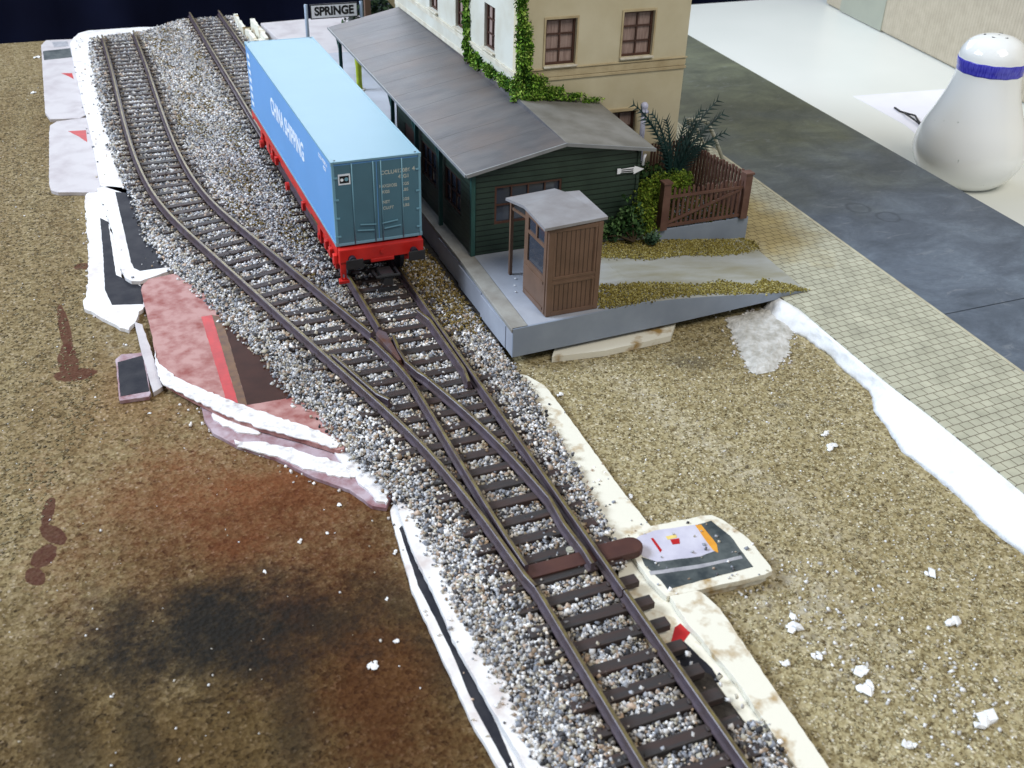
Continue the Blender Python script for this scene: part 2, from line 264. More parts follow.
# ================================================================ materials used
def chipboard():
    m, t, b = newmat('chipboard', .9, .12); n = NT(t)
    v = n.n('ShaderNodeTexVoronoi'); v.inputs['Scale'].default_value = 9; n.link(n.tc, v.inputs['Vector'])
    sep = n.n('ShaderNodeSeparateColor'); n.link(v.outputs['Color'], sep.inputs[0])
    chips = n.ramp(sep.outputs[0], [(0, (.04, .03, .014)), (.14, (.18, .14, .065)), (.45, (.33, .28, .15)), (.75, (.43, .375, .22)), (1, (.55, .49, .33))])
    v2 = n.n('ShaderNodeTexVoronoi'); v2.inputs['Scale'].default_value = 19; n.link(n.tc, v2.inputs['Vector'])
    sep2 = n.n('ShaderNodeSeparateColor'); n.link(v2.outputs['Color'], sep2.inputs[0])
    c = n.mix(.5, chips, n.ramp(sep2.outputs[1], [(0, (.045, .03, .015)), (.24, (.21, .165, .08)), (.6, (.345, .29, .165)), (.9, (.43, .38, .22)), (.97, (.56, .51, .40)), (1, (.8, .77, .70))]))
    big = n.noise(.16, 4); c = n.mix(n.ramp(big, [(.35, 0), (.7, .55)]), c, n.mix(1., c, (.72, .66, .55), 'MULTIPLY'))
    sepx = n.n('ShaderNodeSeparateXYZ'); n.link(n.tc, sepx.inputs[0])
    # the left half of the board is darker and browner
    wob = n.noise(.35, 5, .65); lx = n.math('ADD', sepx.outputs[0], n.math('MULTIPLY', n.math('SUBTRACT', wob, .5), 7))
    leftm = n.ramp(n.math('MULTIPLY_ADD', lx, -.12, .05), [(.0, 0), (.7, 1)])
    c = n.mix(n.math('MULTIPLY', leftm, n.ramp(n.noise(1.1, 5, .6, n.scaled((1, .16, 1))), [(.3, .62), (.7, 1)])), c, n.mix(1., c, (.56, .48, .42), 'MULTIPLY'))
    def blot(cx, cy, rx, ry, ang, wobble, soft, scale=.5):
        mp = n.n('ShaderNodeMapping', vector_type='TEXTURE'); mp.inputs['Location'].default_value = (cx, cy, 0); mp.inputs['Rotation'].default_value = (0, 0, R(ang)); mp.inputs['Scale'].default_value = (rx, ry, 1e3)
        n.link(n.tc, mp.inputs[0]); ln = n.n('ShaderNodeVectorMath', operation='LENGTH'); n.link(mp.outputs[0], ln.inputs[0])
        d = n.math('ADD', ln.outputs['Value'], n.math('ADD', n.math('MULTIPLY', n.math('SUBTRACT', n.noise(scale, 6, .68), .5), wobble), n.math('MULTIPLY', n.math('SUBTRACT', n.noise(4.5, 8, .8), .5), min(1.2, soft * 1.4))))
        return n.ramp(d, [(max(0, 1 - soft), 1), (1, 0)])
    rust = blot(-5.2, -9.0, 6.2, 5.2, -25, 1.5, .9, .45); c = n.mix(n.math('MULTIPLY', rust, .9), c, n.mix(.72, n.mix(1., c, (.75, .34, .18), 'MULTIPLY'), (.13, .038, .014)))
    rust3 = blot(-4.6, -14.8, 2.8, 4.6, 10, 1.5, .8, .5); c = n.mix(n.math('MULTIPLY', rust3, .75), c, n.mix(.6, n.mix(1., c, (.8, .38, .2), 'MULTIPLY'), (.12, .04, .016)))
    rust2 = blot(-8.3, -3.2, 2.2, 3.6, 10, 1.6, .8, .5); c = n.mix(n.math('MULTIPLY', rust2, .45), c, n.mix(1., c, (.65, .36, .2), 'MULTIPLY'))
    dk = blot(-6.2, -15.6, 8.5, 8.0, 0, 1.4, .6, .4); c = n.mix(n.math('MULTIPLY', dk, .9), c, n.mix(1., c, (.34, .27, .18), 'MULTIPLY'))
    for ex, ey_, ea, eb, er in ((-9.0, -15.2, .5, 2.6, 5), (-10.3, -14.6, .7, 2.8, 3), (-6.3, -15.6, .6, 2.2, -5), (-5.2, -13.3, 1.5, .9, 0), (-3.6, -13.2, .8, 1.6, 10), (-8.9, -11.6, .7, .5, 30), (-2.9, -15.8, .9, 2.2, 15)):
        st = blot(ex, ey_, ea, eb, er, 1.1, .8, 1.4); c = n.mix(n.math('MULTIPLY', st, .58), c, (.022, .018, .011))
    blk = blot(-7.35, -12.75, 3.7, 2.35, -14, 1.7, .8, .8); c = n.mix(n.math('MULTIPLY', blk, n.ramp(n.noise(2.6, 6, .75), [(.32, .78), (.52, .98)])), c, (.009, .0078, .006))
    s1 = n.math('MAXIMUM', blot(-9.62, -.5, .30, 1.1, 0, .9, .08, 1.4), blot(-9.5, -1.3, .62, .36, -12, .9, .08, 1.4)); c = n.mix(n.math('MULTIPLY', s1, .85), c, (.075, .024, .016))
    s1b = blot(-9.62, 1.5, .17, 1.9, 3, .5, .12, 2); c = n.mix(n.math('MULTIPLY', s1b, .85), c, (.075, .024, .016))
    s1c = blot(-8.9, 5.9, .28, .28, 0, .6, .2, 2); c = n.mix(n.math('MULTIPLY', s1c, .8), c, (.075, .024, .016))
    s2 = n.math('MAXIMUM', n.math('MAXIMUM', blot(-10.38, -7.5, .15, .6, -10, .7, .08, 2), blot(-10.30, -8.4, .22, .5, 25, .7, .08, 2)), n.math('MAXIMUM', blot(-10.52, -9.1, .27, .42, -20, .7, .08, 2), blot(-10.72, -9.75, .20, .36, 20, .7, .08, 2))); c = n.mix(n.math('MULTIPLY', s2, .85), c, (.065, .022, .016))
    # pale plaster dust scraped over the right half
    dust = blot(5.9, -10.5, .7, 7.5, 12, 1.0, .9, .8); c = n.mix(n.math('MULTIPLY', n.math('MULTIPLY', dust, n.ramp(n.noise(3.2, 6, .7), [(.42, 0), (.66, 1)])), .6), c, (.62, .58, .48))
    dust2 = blot(4.6, -16.2, 1.6, 3.6, 10, 1.4, .9, .6); c = n.mix(n.math('MULTIPLY', n.math('MULTIPLY', dust2, n.ramp(n.noise(2.2, 6, .7), [(.42, 0), (.66, 1)])), .6), c, (.58, .55, .46))
    dust3 = blot(-8.2, 2.5, .5, 5, 0, 1.3, .9, .8); c = n.mix(n.math('MULTIPLY', n.math('MULTIPLY', dust3, n.ramp(n.noise(2.4, 6, .7), [(.5, 0), (.66, 1)])), .7), c, (.6, .56, .46))
    dk2 = blot(7.6, -6.7, .9, .5, -30, 1.2, .6, 1.4); c = n.mix(n.math('MULTIPLY', dk2, .6), c, (.07, .06, .045))
    dk3 = blot(8.9, -9.6, .35, .2, -20, .8, .5, 2); c = n.mix(n.math('MULTIPLY', dk3, .6), c, (.08, .07, .05))
    n.link(c, b.inputs['Base Color'])
    n.link(n.mix(blk, .9, .7), b.inputs['Roughness'])
    n.bump(b, n.math('ADD', v.outputs['Distance'], n.math('MULTIPLY', n.noise(5, 5, .7), .8)), .6, .05)
    return m
M = {}
M['board'] = chipboard()
M['card_white'] = mat('card_white', (.50, .47, .475), (.40, .36, .37), 1.0, .6, .3, .12, 9, lo=.3, hi=.55)
M['card_bright'] = mat('card_bright', (.72, .71, .70), (.56, .50, .48), 1.6, .65, .25, .2, 9, lo=.3, hi=.5, detail=8)
M['card_cream'] = mat('card_cream', (.72, .70, .60), (.34, .22, .08), 1.5, .7, .25, .15, 9, lo=.33, hi=.48, detail=7)
M['card_pink'] = mat('card_pink', (.43, .25, .23), (.26, .085, .075), 2.4, .7, .2, .2, 9, lo=.32, hi=.60, detail=10)
M['paper_torn'] = mat('paper_torn', (.74, .73, .73), (.42, .39, .39), 4., .85, .2, .5, 11, lo=.25, hi=.5)
M['print_dark'] = mat('print_dark', (.012, .013, .020), (.030, .030, .036), 2., .6, .15, .1)
M['print_brown'] = mat('print_brown', (.05, .020, .014), (.034, .014, .010), 2., .6, .15)
M['print_tan'] = mat('print_tan', (.14, .062, .016), (.08, .032, .012), 4., .5, .4)
M['print_red'] = mat('print_red', (.48, .016, .018), (.36, .012, .014), 3., .45, .4)
M['print_orange'] = mat('print_orange', (.72, .34, .04), (.6, .25, .03), 4., .45, .4)
M['print_yellow'] = mat('print_yellow', (.75, .58, .18), None, 4., .5, .4)
M['print_lilac'] = mat('print_lilac', (.58, .57, .66), (.46, .45, .55), 1.6, .4, .4)
M['print_slate'] = mat('print_slate', (.095, .11, .11), (.035, .045, .05), 3., .5, .25)
M['print_grey'] = mat('print_grey', (.40, .40, .42), (.25, .25, .28), 4., .5, .4)
M['lilac_card'] = mat('lilac_card', (.42, .34, .38), (.24, .12, .13), 2.5, .6, .3)
M['plaster'] = mat('plaster', (.76, .77, .78), (.64, .65, .66), 2.4, .85, .2, .9, 9, lo=.3, hi=.5, detail=8)
M['plaster_rough'] = mat('plaster_rough', (.66, .66, .64), (.40, .39, .35), 3.5, .9, .2, .9, 7)
M['rail'] = mat('rail_rust_lit', (.080, .060, .078), (.055, .036, .038), 3.0, .42, .55, .1, 20)  # purple cast of the window's light mixed into the rusty brown
M['rail_top'] = mat('rail_top_brass', (.19, .155, .055), (.09, .066, .038), 3.5, .4, .5, metal=.2)
M['frog'] = mat('frog_metal', (.105, .078, .09), (.10, .045, .03), 3., .5, .5, .1)
M['sleeper'] = mat('sleeper_plastic', (.032, .031, .032), (.050, .030, .026), 2.2, .6, .4, .3, 16, stretch=(.35, 3, 1))
M['bedbase'] = mat('ballast_glue', (.06, .052, .045), (.025, .022, .02), 6., .9, .2, .6)
M['stone'] = attrmat('stone', .75, .35)
M['motor'] = mat('brown_plastic', (.085, .035, .026), (.06, .024, .02), 2., .5, .4)
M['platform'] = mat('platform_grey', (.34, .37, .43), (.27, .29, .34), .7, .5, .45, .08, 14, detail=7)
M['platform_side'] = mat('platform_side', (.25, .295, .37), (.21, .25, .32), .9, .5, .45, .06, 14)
M['platform_edge'] = mat('platform_edge', (.30, .30, .28), (.22, .21, .19), 1.6, .6, .35, .15, 14)
M['ramp_path'] = mat('ramp_path', (.38, .40, .38), (.30, .29, .21), .9, .6, .35, .08, 14, stretch=(.4, 1.6, 1), detail=6)
M['groove'] = mat('groove', (.05, .05, .055), None, 4, .8, .2)
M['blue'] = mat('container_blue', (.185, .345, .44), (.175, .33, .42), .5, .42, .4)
M['blue_side_lit'] = mat('container_blue_side_lit', (.13, .33, .66), (.12, .31, .62), .5, .42, .4)  # lit copy of the container blue: window light put into the side colour
M['blue_end_shaded'] = mat('container_end_blue_shaded', (.075, .175, .235), (.065, .15, .205), .8, .45, .4)  # shaded copy of the container blue: shade on the door end painted in
M['blue_trim'] = mat('container_trim_blue', (.17, .36, .47), (.15, .32, .42), .8, .4, .45)
M['white_print'] = mat('white_print', (.80, .85, .90), (.66, .74, .86), 5, .5, .3)
M['grey_print'] = mat('grey_print', (.50, .52, .46), (.36, .40, .38), 8, .5, .3)
M['black'] = mat('black_plastic', (.014, .014, .017), (.02, .02, .022), 3, .45, .5)
M['red'] = mat('wagon_red', (.60, .022, .016), (.46, .014, .011), 1.2, .38, .5)
M['navy_metal'] = mat('dark_steel', (.02, .028, .05), (.012, .015, .025), 3, .45, .5)
def planks(name, c1, c2, axis, pitch, gap=.12, rough=.6, groove=.25, slope=True):
    m, t, b = newmat(name, rough, .35); n = NT(t)
    sp = n.n('ShaderNodeSeparateXYZ'); n.link(n.tc, sp.inputs[0])
    fr = n.math('FRACT', n.math('DIVIDE', n.math('ADD', sp.outputs[axis], 100.), pitch))
    gm = n.ramp(fr, [(0, 1), (gap, 1), (gap + .04, 0), (1, 0)])
    base = n.ramp(n.noise(1.6, 5), [(.35, c2), (.65, c1)])
    n.link(n.mix(gm, base, n.mix(1., base, (groove,) * 3, 'MULTIPLY')), b.inputs['Base Color'])
    h = n.math('SUBTRACT', fr if slope else .5, gm); n.bump(b, h, .8, .03)
    return m
M['green_wall'] = planks('green_clapboard', (.036, .062, .045), (.026, .046, .034), 2, .185, .14, .5, .35)
M['green'] = mat('green_post', (.025, .085, .075), (.02, .065, .058), 2, .5, .4)
M['hut_brown'] = mat('booth_brown', (.165, .098, .066), (.13, .078, .052), 1.4, .5, .4, .1)
M['hut_plank'] = planks('booth_boards', (.155, .092, .062), (.12, .072, .048), 0, .145, .14, .5, .45, False)
M['win_brown'] = mat('window_brown', (.085, .038, .025), (.055, .025, .017), 2, .5, .4)
M['fence'] = mat('fence_brown', (.145, .076, .056), (.10, .048, .036), 2.2, .6, .35, .1)
def roofmat(name, c1, c2, pitch, gl=.45):
    m, t, b = newmat(name, gl, .5); n = NT(t)
    sp = n.n('ShaderNodeSeparateXYZ'); n.link(n.tc, sp.inputs[0])
    yw = n.math('ADD', sp.outputs[1], n.math('MULTIPLY', n.noise(.5, 2), .25))
    fr = n.math('FRACT', n.math('DIVIDE', n.math('ADD', yw, 100.), pitch))
    gm = n.ramp(fr, [(0, 1), (.012, 1), (.03, 0), (1, 0)])
    base = n.ramp(n.noise(.8, 7, .65, n.scaled((.5, 1.8, 1))), [(.3, c2), (.68, c1)])
    base = n.mix(n.ramp(n.noise(.45, 5), [(.42, 0), (.72, .6)]), base, (.135, .095, .075))
    n.link(n.mix(n.math('MULTIPLY', gm, .62), base, (.07, .065, .065)), b.inputs['Base Color'])
    n.bump(b, n.math('SUBTRACT', n.noise(14, 4), n.math('MULTIPLY', gm, 2.)), .25, .02)
    return m
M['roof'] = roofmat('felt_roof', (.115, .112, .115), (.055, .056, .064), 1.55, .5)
M['roof_hut'] = mat('booth_roof', (.27, .27, .285), (.20, .19, .195), 1.1, .5, .4, .2, 14, detail=7)
M['fascia'] = mat('roof_fascia', (.24, .25, .26), None, 2, .5, .4)
M['dark_inside'] = mat('dark_inside', (.012, .014, .014), None, 2, .8, .2)
M['wall_front'] = mat('yellow_render', (.60, .55, .40), (.50, .44, .29), .55, .75, .25, .12, 16, lo=.3, hi=.68, detail=7)
M['wall_left'] = mat('cream_render', (.60, .60, .53), (.49, .46, .37), .7, .7, .25, .12, 16, lo=.25, hi=.6, detail=7)
M['trim'] = mat('stone_trim', (.52, .44, .28), (.40, .32, .19), 1.5, .7, .25, .1)
M['trim_left'] = mat('stone_trim_pale', (.66, .63, .53), (.52, .47, .36), 1.5, .7, .25, .1)
M['curtain'] = mat('net_curtain', (.36, .27, .24), (.24, .17, .15), 3.5, .9, .1, stretch=(5, 5, .6))
M['sill'] = mat('white_sill', (.72, .70, .62), (.55, .5, .4), 2.5, .6, .3)
M['white'] = mat('white_plastic', (.86, .88, .93), (.80, .82, .90), 2.5, .4, .45)
M['lavender'] = mat('pipe_lavender', (.52, .54, .70), (.45, .47, .62), 2.5, .4, .45)
M['sign_blue'] = mat('sign_steel', (.26, .33, .42), None, 3, .5, .4)
M['ink'] = mat('ink_black', (.01, .01, .012), None, 3, .6, .3)
M['lime'] = mat('lime_plastic', (.42, .50, .03), (.30, .38, .02), 4, .5, .4)
M['leaf'] = attrmat('leaf', .8, .12)
M['stem'] = mat('stem_brown', (.05, .035, .02), None, 3, .8, .2)
M['flock'] = attrmat('flock', .9, .1)
M['handrail'] = mat('handrail_grey', (.42, .42, .36), (.30, .30, .24), 3, .5, .4)
M['cloth'] = mat('navy_cloth', (.006, .009, .030), (.003, .004, .014), .06, .95, .1, .3, 2)
M['table'] = mat('table_white', (.78, .80, .76), (.73, .755, .715), .08, .35, .45)
M['paper'] = mat('paper', (.86, .86, .93), (.80, .80, .88), .3, .6, .3)
M['ceramic'] = None
def pavers():
    m, t, b = newmat('pavers', .7, .3); n = NT(t)
    mp = n.n('ShaderNodeMapping'); mp.inputs['Rotation'].default_value = (0, 0, R(-3.5)); n.link(n.tc, mp.inputs[0])
    br = n.n('ShaderNodeTexBrick', offset=.5, offset_frequency=2, squash=1, squash_frequency=1)
    n.link(mp.outputs[0], br.inputs['Vector']); br.inputs['Scale'].default_value = 1; br.inputs['Brick Width'].default_value = .34; br.inputs['Row Height'].default_value = .29
    br.inputs['Mortar Size'].default_value = .015; br.inputs['Mortar Smooth'].default_value = .2; br.inputs['Bias'].default_value = 0
    br.inputs['Color1'].default_value = (.45, .445, .34, 1); br.inputs['Color2'].default_value = (.395, .39, .295, 1); br.inputs['Mortar'].default_value = (.14, .12, .085, 1)
    c = n.mix(1., br.outputs[0], n.ramp(n.noise(1.4, 6), [(.3, .8), (.7, 1.1)]), 'MULTIPLY')
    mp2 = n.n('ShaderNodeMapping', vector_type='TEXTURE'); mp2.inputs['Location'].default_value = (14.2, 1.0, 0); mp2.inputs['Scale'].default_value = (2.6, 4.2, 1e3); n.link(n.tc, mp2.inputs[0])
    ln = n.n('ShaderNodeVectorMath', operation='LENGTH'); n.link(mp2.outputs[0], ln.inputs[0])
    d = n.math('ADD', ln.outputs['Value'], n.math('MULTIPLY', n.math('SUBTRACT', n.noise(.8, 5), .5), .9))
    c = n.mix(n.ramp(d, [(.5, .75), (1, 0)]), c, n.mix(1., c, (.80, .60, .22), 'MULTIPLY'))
    n.link(c, b.inputs['Base Color']); n.bump(b, br.outputs['Fac'], -.5, .02)
    return m
M['pavers'] = pavers()
RINGS = [(19.34, .62), (19.89, -.48)]
def roadmat():
    m, t, b = newmat('road_paint', .5, .35); n = NT(t)
    a = n.noise(.5, 9, .7, n.scaled((.8, 1.1, 1)), .6); c = n.ramp(a, [(.3, (.055, .07, .09)), (.48, (.088, .108, .138)), (.58, (.112, .138, .172)), (.72, (.155, .19, .23))])
    f = n.noise(6, 8, .8, n.scaled((.9, 1.2, 1)), .3); c = n.mix(.5, c, n.mix(1., c, n.ramp(f, [(.3, .7), (.7, 1.35)]), 'MULTIPLY'))
    sp = n.n('ShaderNodeSeparateXYZ'); n.link(n.tc, sp.inputs[0])
    up = n.ramp(n.math('ADD', n.math('MULTIPLY', sp.outputs[1], .05), n.math('MULTIPLY', n.noise(.3, 5), .8)), [(.38, 0), (.95, .95)])
    c = n.mix(up, c, n.mix(1., c, (1.0, .88, .42), 'MULTIPLY'))  # olive tint paints in the building's shade and reflection at the far end
    for rx_, ry_ in RINGS:      # dried ring marks left on the paint
        mp = n.n('ShaderNodeMapping', vector_type='TEXTURE'); mp.inputs['Location'].default_value = (rx_, ry_, 0); mp.inputs['Scale'].default_value = (1, 1, 1e3); n.link(n.tc, mp.inputs[0])
        ln = n.n('ShaderNodeVectorMath', operation='LENGTH'); n.link(mp.outputs[0], ln.inputs[0]); d = n.math('ADD', ln.outputs['Value'], n.math('MULTIPLY', n.noise(2.2, 4), .3))
        c = n.mix(n.ramp(d, [(.50, 0), (.57, .6), (.61, .6), (.69, 0)]), c, (.045, .055, .07))
    wisp = n.noise(.9, 8, .75, n.scaled((.7, 1.6, 1)), 1.6); c = n.mix(n.ramp(wisp, [(.60, 0), (.68, .35), (.72, 0)]), c, (.05, .06, .075)); c = n.mix(n.ramp(wisp, [(.34, .35), (.42, 0)]), c, (.24, .26, .28))
    n.link(c, b.inputs['Base Color']); n.bump(b, f, .12, .02)
    return m
M['road'] = roadmat()
def ceramic():
    m, t, b = newmat('ceramic', .12, .5); n = NT(t)
    b.inputs['Coat Weight'].default_value = .5; b.inputs['Coat Roughness'].default_value = .05
    c = n.ramp(n.noise(.35, 3), [(.3, (.88, .91, .92)), (.7, (.91, .93, .92))])
    sp = n.ramp(n.noise(3.4, 3), [(.71, 0), (.74, .5)]); c = n.mix(sp, c, (.35, .40, .38))
    n.link(c, b.inputs['Base Color']); return m
M['ceramic'] = ceramic()
M['cobalt'] = mat('cobalt_band', (.035, .03, .46), (.10, .10, .62), 6, .15, .5, stretch=(3, 3, .4))
M['cardboard'] = planks('corrugated_card', (.47, .41, .31), (.41, .355, .265), 1, .26, .3, .8, .93, False)
M['tape'] = mat('grey_tape', (.34, .35, .28), (.31, .32, .26), .6, .4, .45)
def glassmat():
    m, t, b = newmat('pane', .06, .6); b.inputs['Base Color'].default_value = (.045, .055, .075, 1); return m
M['glass'] = glassmat()
# ================================================================ setting
struct(MB().prism([(-48, -42), (23.2, -42), (24.33, -2.85), (26.5, 25.8), (27.35, 36.7), (-48, 36.7)], -.78, 0).build('baseboard', M['board'], at=(0, 0, 0)))
struct(MB().box((-60, -60, -3.5), (75, 38.1, -.8)).build('table_top', M['table'], at=(0, 0, 0), bevel=.15))
# dark blue cloth hanging behind the table, in soft folds
mb = MB(); vs = []; nx = 160
for j in range(10):
    for i in range(nx): x = -75 + i * 1.15; vs.append((x, 52 + 1.6 * math.sin(x * .33) + .8 * math.sin(x * .9 + 1.3) + j * .3, -70 + j * 9.2))
mb.add(vs, [(j * nx + i, j * nx + i + 1, (j + 1) * nx + i + 1, (j + 1) * nx + i) for j in range(9) for i in range(nx - 1)])
c = mb.build('backdrop', M['cloth'], smooth=True, at=(0, 0, 0)); struct(c)
md = c.modifiers.new('thick', 'SOLIDIFY'); md.thickness = .2
# pavement and road slabs
kx = lambda y: 16.76 + .069 * y
rx = lambda y: 24.55 + .077 * y
def sheet(name, poly, z0, z1, m, **k): return MB().prism(poly, z0, z1).build(name, m, at=(0, 0, 0), **k)
left_edge = [(11.0, -26), (11.35, -21), (11.66, -17.36), (11.76, -15.54), (11.87, -13.39), (11.93, -11.87), (11.92, -10.36), (12.07, -7.31), (12.2, -5.6), (12.0, -4.6), (12.6, -.2), (12.6, 36.4)]
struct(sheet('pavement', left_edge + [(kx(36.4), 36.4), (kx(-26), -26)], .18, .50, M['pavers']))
struct(MB().prism([(kx(-26) + .01, -26), (kx(36.4) + .01, 36.4), (kx(36.4) + .13, 36.4), (kx(-26) + .13, -26)], .15, .505).build('kerb', mat('kerb_pale', (.48, .46, .34), (.36, .33, .24), 2.5, .6, .3), at=(0, 0, 0)))
for y0, y1 in ((-26, -7.50), (-7.46, 36.4)):
    struct(MB().prism([(kx(y0) + .15, y0), (kx(y1) + .15, y1), (rx(y1), y1), (rx(y0), y0)], .10, .47).build('road', M['road'], at=(0, 0, 0), bevel=.015))
# white foam and plaster edge below the pavement: a solid wedge with a lumpy face
tops = [(11.98, -4.7), (12.0, -5.6), (12.02, -6.6), (12.0, -7.31), (11.90, -8.9), (11.86, -10.36), (11.87, -11.87), (11.81, -13.39), (11.70, -15.54), (11.60, -17.36), (11.3, -21), (10.95, -26)]
bots = [(11.6, -4.5), (11.45, -5.5), (11.78, -6.6), (11.86, -7.6), (11.72, -8.9), (11.70, -9.9), (11.15, -10.8), (10.62, -12.6), (10.68, -14.4), (10.50, -15.7), (10.62, -18.5), (10.0, -26)]
def interp(L, k):
    i = min(int(k), len(L) - 2); t = k - i; return tuple(a + (b_ - a) * t for a, b_ in zip(L[i], L[i + 1]))
vs = []; N = 130; K = 9
for i in range(N):
    k = i / (N - 1) * (len(tops) - 1.001); T = interp(tops, k); B = interp(bots, k)
    vs.append((T[0] + .3, T[1], .02)); vs.append((T[0] + .3, T[1], .44))
    for j in range(K):
        t = j / (K - 1); z = .46 * (1 - t ** 1.7) + .0; jx = (rng.random() - .5) * .05 * (0 < j) + .02 * math.sin(i * .5 + j) * (j > 3); jz = (rng.random() - .5) * .02 * (0 < j < K - 1)
        vs.append((T[0] * (1 - t) + B[0] * t + jx, T[1] * (1 - t) + B[1] * t + jx * .4, max(z + jz, .004)))
fs = []; Q = K + 2
for i in range(N - 1):
    for j in range(Q): fs.append((i * Q + j, i * Q + (j + 1) % Q, (i + 1) * Q + (j + 1) % Q, (i + 1) * Q + j))
mb = MB(); mb.add(vs, fs + [tuple(range(Q)), tuple(range((N - 1) * Q, N * Q))])
tag(mb.build('plaster_edge', M['plaster'], smooth=True, at=(0, 0, 0)), 'rough white plaster edge running along the left side of the paved pavement', 'plaster edge')
def lumpy(poly, z, h=.03, cell=.12, jit=.02, mound=.05):
    """a hand-spread patch: grid mesh inside a polygon, thin at the rim"""
    P = np.array(poly); x0, y0 = P.min(0); x1, y1 = P.max(0); xs = np.arange(x0, x1 + cell, cell); ys = np.arange(y0, y1 + cell, cell)
    idx = {}; vs = []; fs = []
    ins = lambda x, y: inpoly(np.array([x]), np.array([y]), poly)[0]
    for i in range(len(xs) - 1):
        for j in range(len(ys) - 1):
            if ins(xs[i] + cell / 2 + (rng.random() - .5) * cell * .8, ys[j] + cell / 2):
                f = []
                for a, b_ in ((i, j), (i + 1, j), (i + 1, j + 1), (i, j + 1)):
                    if (a, b_) not in idx:
                        x, y = xs[a] + (rng.random() - .5) * cell * .5, ys[b_] + (rng.random() - .5) * cell * .5
                        d = edge_dist(x, y, poly); idx[(a, b_)] = len(vs); vs.append((x, y, z + min(d * .3, mound) + rng.random() * jit))
                    f.append(idx[(a, b_)])
                fs.append(tuple(f))
    mb = MB(); mb.add(vs, fs); return mb
def inpoly(x, y, poly):
    r = np.zeros(len(x), bool); n = len(poly)
    for i in range(n):
        x0, y0 = poly[i]; x1, y1 = poly[(i + 1) % n]
        if y0 == y1: continue
        c = ((y0 > y) != (y1 > y)) & (x < (x1 - x0) * (y - y0) / (y1 - y0) + x0); r ^= c
    return r
def edge_dist(x, y, poly):
    m = 9
    for (ax, ay), (bx, by) in zip(poly, poly[1:] + poly[:1]):
        dx, dy = bx - ax, by - ay; t = max(0, min(1, ((x - ax) * dx + (y - ay) * dy) / (dx * dx + dy * dy + 1e-9)))
        m = min(m, math.hypot(x - ax - t * dx, y - ay - t * dy))
    return m
def solid(mb, t=.03):
    return mb
pp = lumpy(PL['plaster_patch'], .004, mound=.10, jit=.03, cell=.09); o = pp.build('plaster_patch', M['plaster_rough'], smooth=False, at=(0, 0, 0))
md = o.modifiers.new('thick', 'SOLIDIFY'); md.thickness = .04; md.offset = -1
tag(o, 'dried pale plaster patch smeared on the board below the tip of the ramp', 'plaster patch')
# ================================================================ card roadbed pieces (coasters) left and right
def jag(P, amp, step=.16):
    out = []
    for a, b_ in zip(P, P[1:] + P[:1]):
        L = math.hypot(b_[0] - a[0], b_[1] - a[1]); n = max(1, int(L / step))
        for i in range(n):
            t = i / n; out.append((a[0] + (b_[0] - a[0]) * t + (rng.random() - .5) * amp * (i > 0 or 1), a[1] + (b_[1] - a[1]) * t + (rng.random() - .5) * amp))
    return out
def card(name, key, z0, m, label, cat='coaster', prints=(), lift=.006, bevel=.008, group=None, z1=None, rag=.02):
    P = jag(PL[key], rag); z1 = z1 if z1 is not None else z0 + .13
    c = Vector((sum(p[0] for p in P) / len(P), sum(p[1] for p in P) / len(P), z0))
    o = MB().prism(P, z0, z1).build(name, m, at=c, bevel=bevel); tag(o, label, cat, group)
    for i, pr in enumerate(prints):
        nm, pk, pm = pr[:3]; ht = lift + (pr[3] if len(pr) > 3 else 0)
        MB().prism(jag(PL[pk], .015), z1 - .002, z1 + ht).build(nm, M[pm], o)
    return o
card('coaster', 'bed_white', .15, M['card_bright'], 'white rounded card coaster under the far left corner of the ballast', z1=.28)
card('coaster', 'low_white', .008, M['card_bright'], 'torn white card coaster with a dark slot, lowest layer beside the curved track', rag=.10, prints=[('printed_field', 'low_white_print', 'print_dark')], z1=.14)
card('coaster', 'bed_dark', .15, M['card_bright'], 'black printed coaster with a wide white rim poking out of the ballast', prints=[('printed_field', 'bed_dark_print', 'print_dark')], z1=.28)
o = card('coaster', 'pink', .15, M['card_pink'], 'pink stained coaster with a bold red stripe and a torn white rim', z1=.30,
     prints=[('red_stripe', 'red_stripe', 'print_red'), ('tan_stripe', 'brown_stripe', 'print_tan'), ('brown_field', 'brown_area', 'print_brown')])
for nm, k, mm, h in (('torn_rim', 'torn_rim', 'paper_torn', .03),):
    MB().prism(jag(PL[k], .07, .12), .298, .298 + h).build(nm, M[mm], o)
card('torn_card', 'torn_base', .008, M['lilac_card'], 'torn lilac card layer with white ragged paper below the pink coaster', 'torn card', z1=.12)
o = COL.objects['torn_card']
for k in 'abc':
    P = PL['torn_' + k]; Pj = []
    for a, b_ in zip(P, P[1:] + P[:1]):
        for t in (0, .2, .4, .6, .8): Pj.append((a[0] + (b_[0] - a[0]) * t + (rng.random() - .5) * .11, a[1] + (b_[1] - a[1]) * t + (rng.random() - .5) * .11))
    MB().prism(Pj, .118, .16 + .03 * (k == 'c')).build('ragged_paper', M['paper_torn'], o)
card('card_scrap', 'dark_piece', .008, M['lilac_card'], 'small dark scrap of printed card left of the pink coaster', 'card scrap', prints=[('printed_field', 'dark_piece_print', 'print_dark')], z1=.12)
card('card_strip', 'narrow_piece', .008, M['card_white'], 'narrow white card strip wedged against the pink coaster', 'card strip', z1=.15)
card('coaster', 'coaster_a', .008, M['card_white'], 'white coaster with a black printed band at the far left corner of the board', prints=[('black_band', 'coaster_a_dark', 'print_slate'), ('grey_band', 'coaster_a_dark2', 'print_grey'), ('red_mark', 'coaster_a_red', 'print_red')], z1=.15)
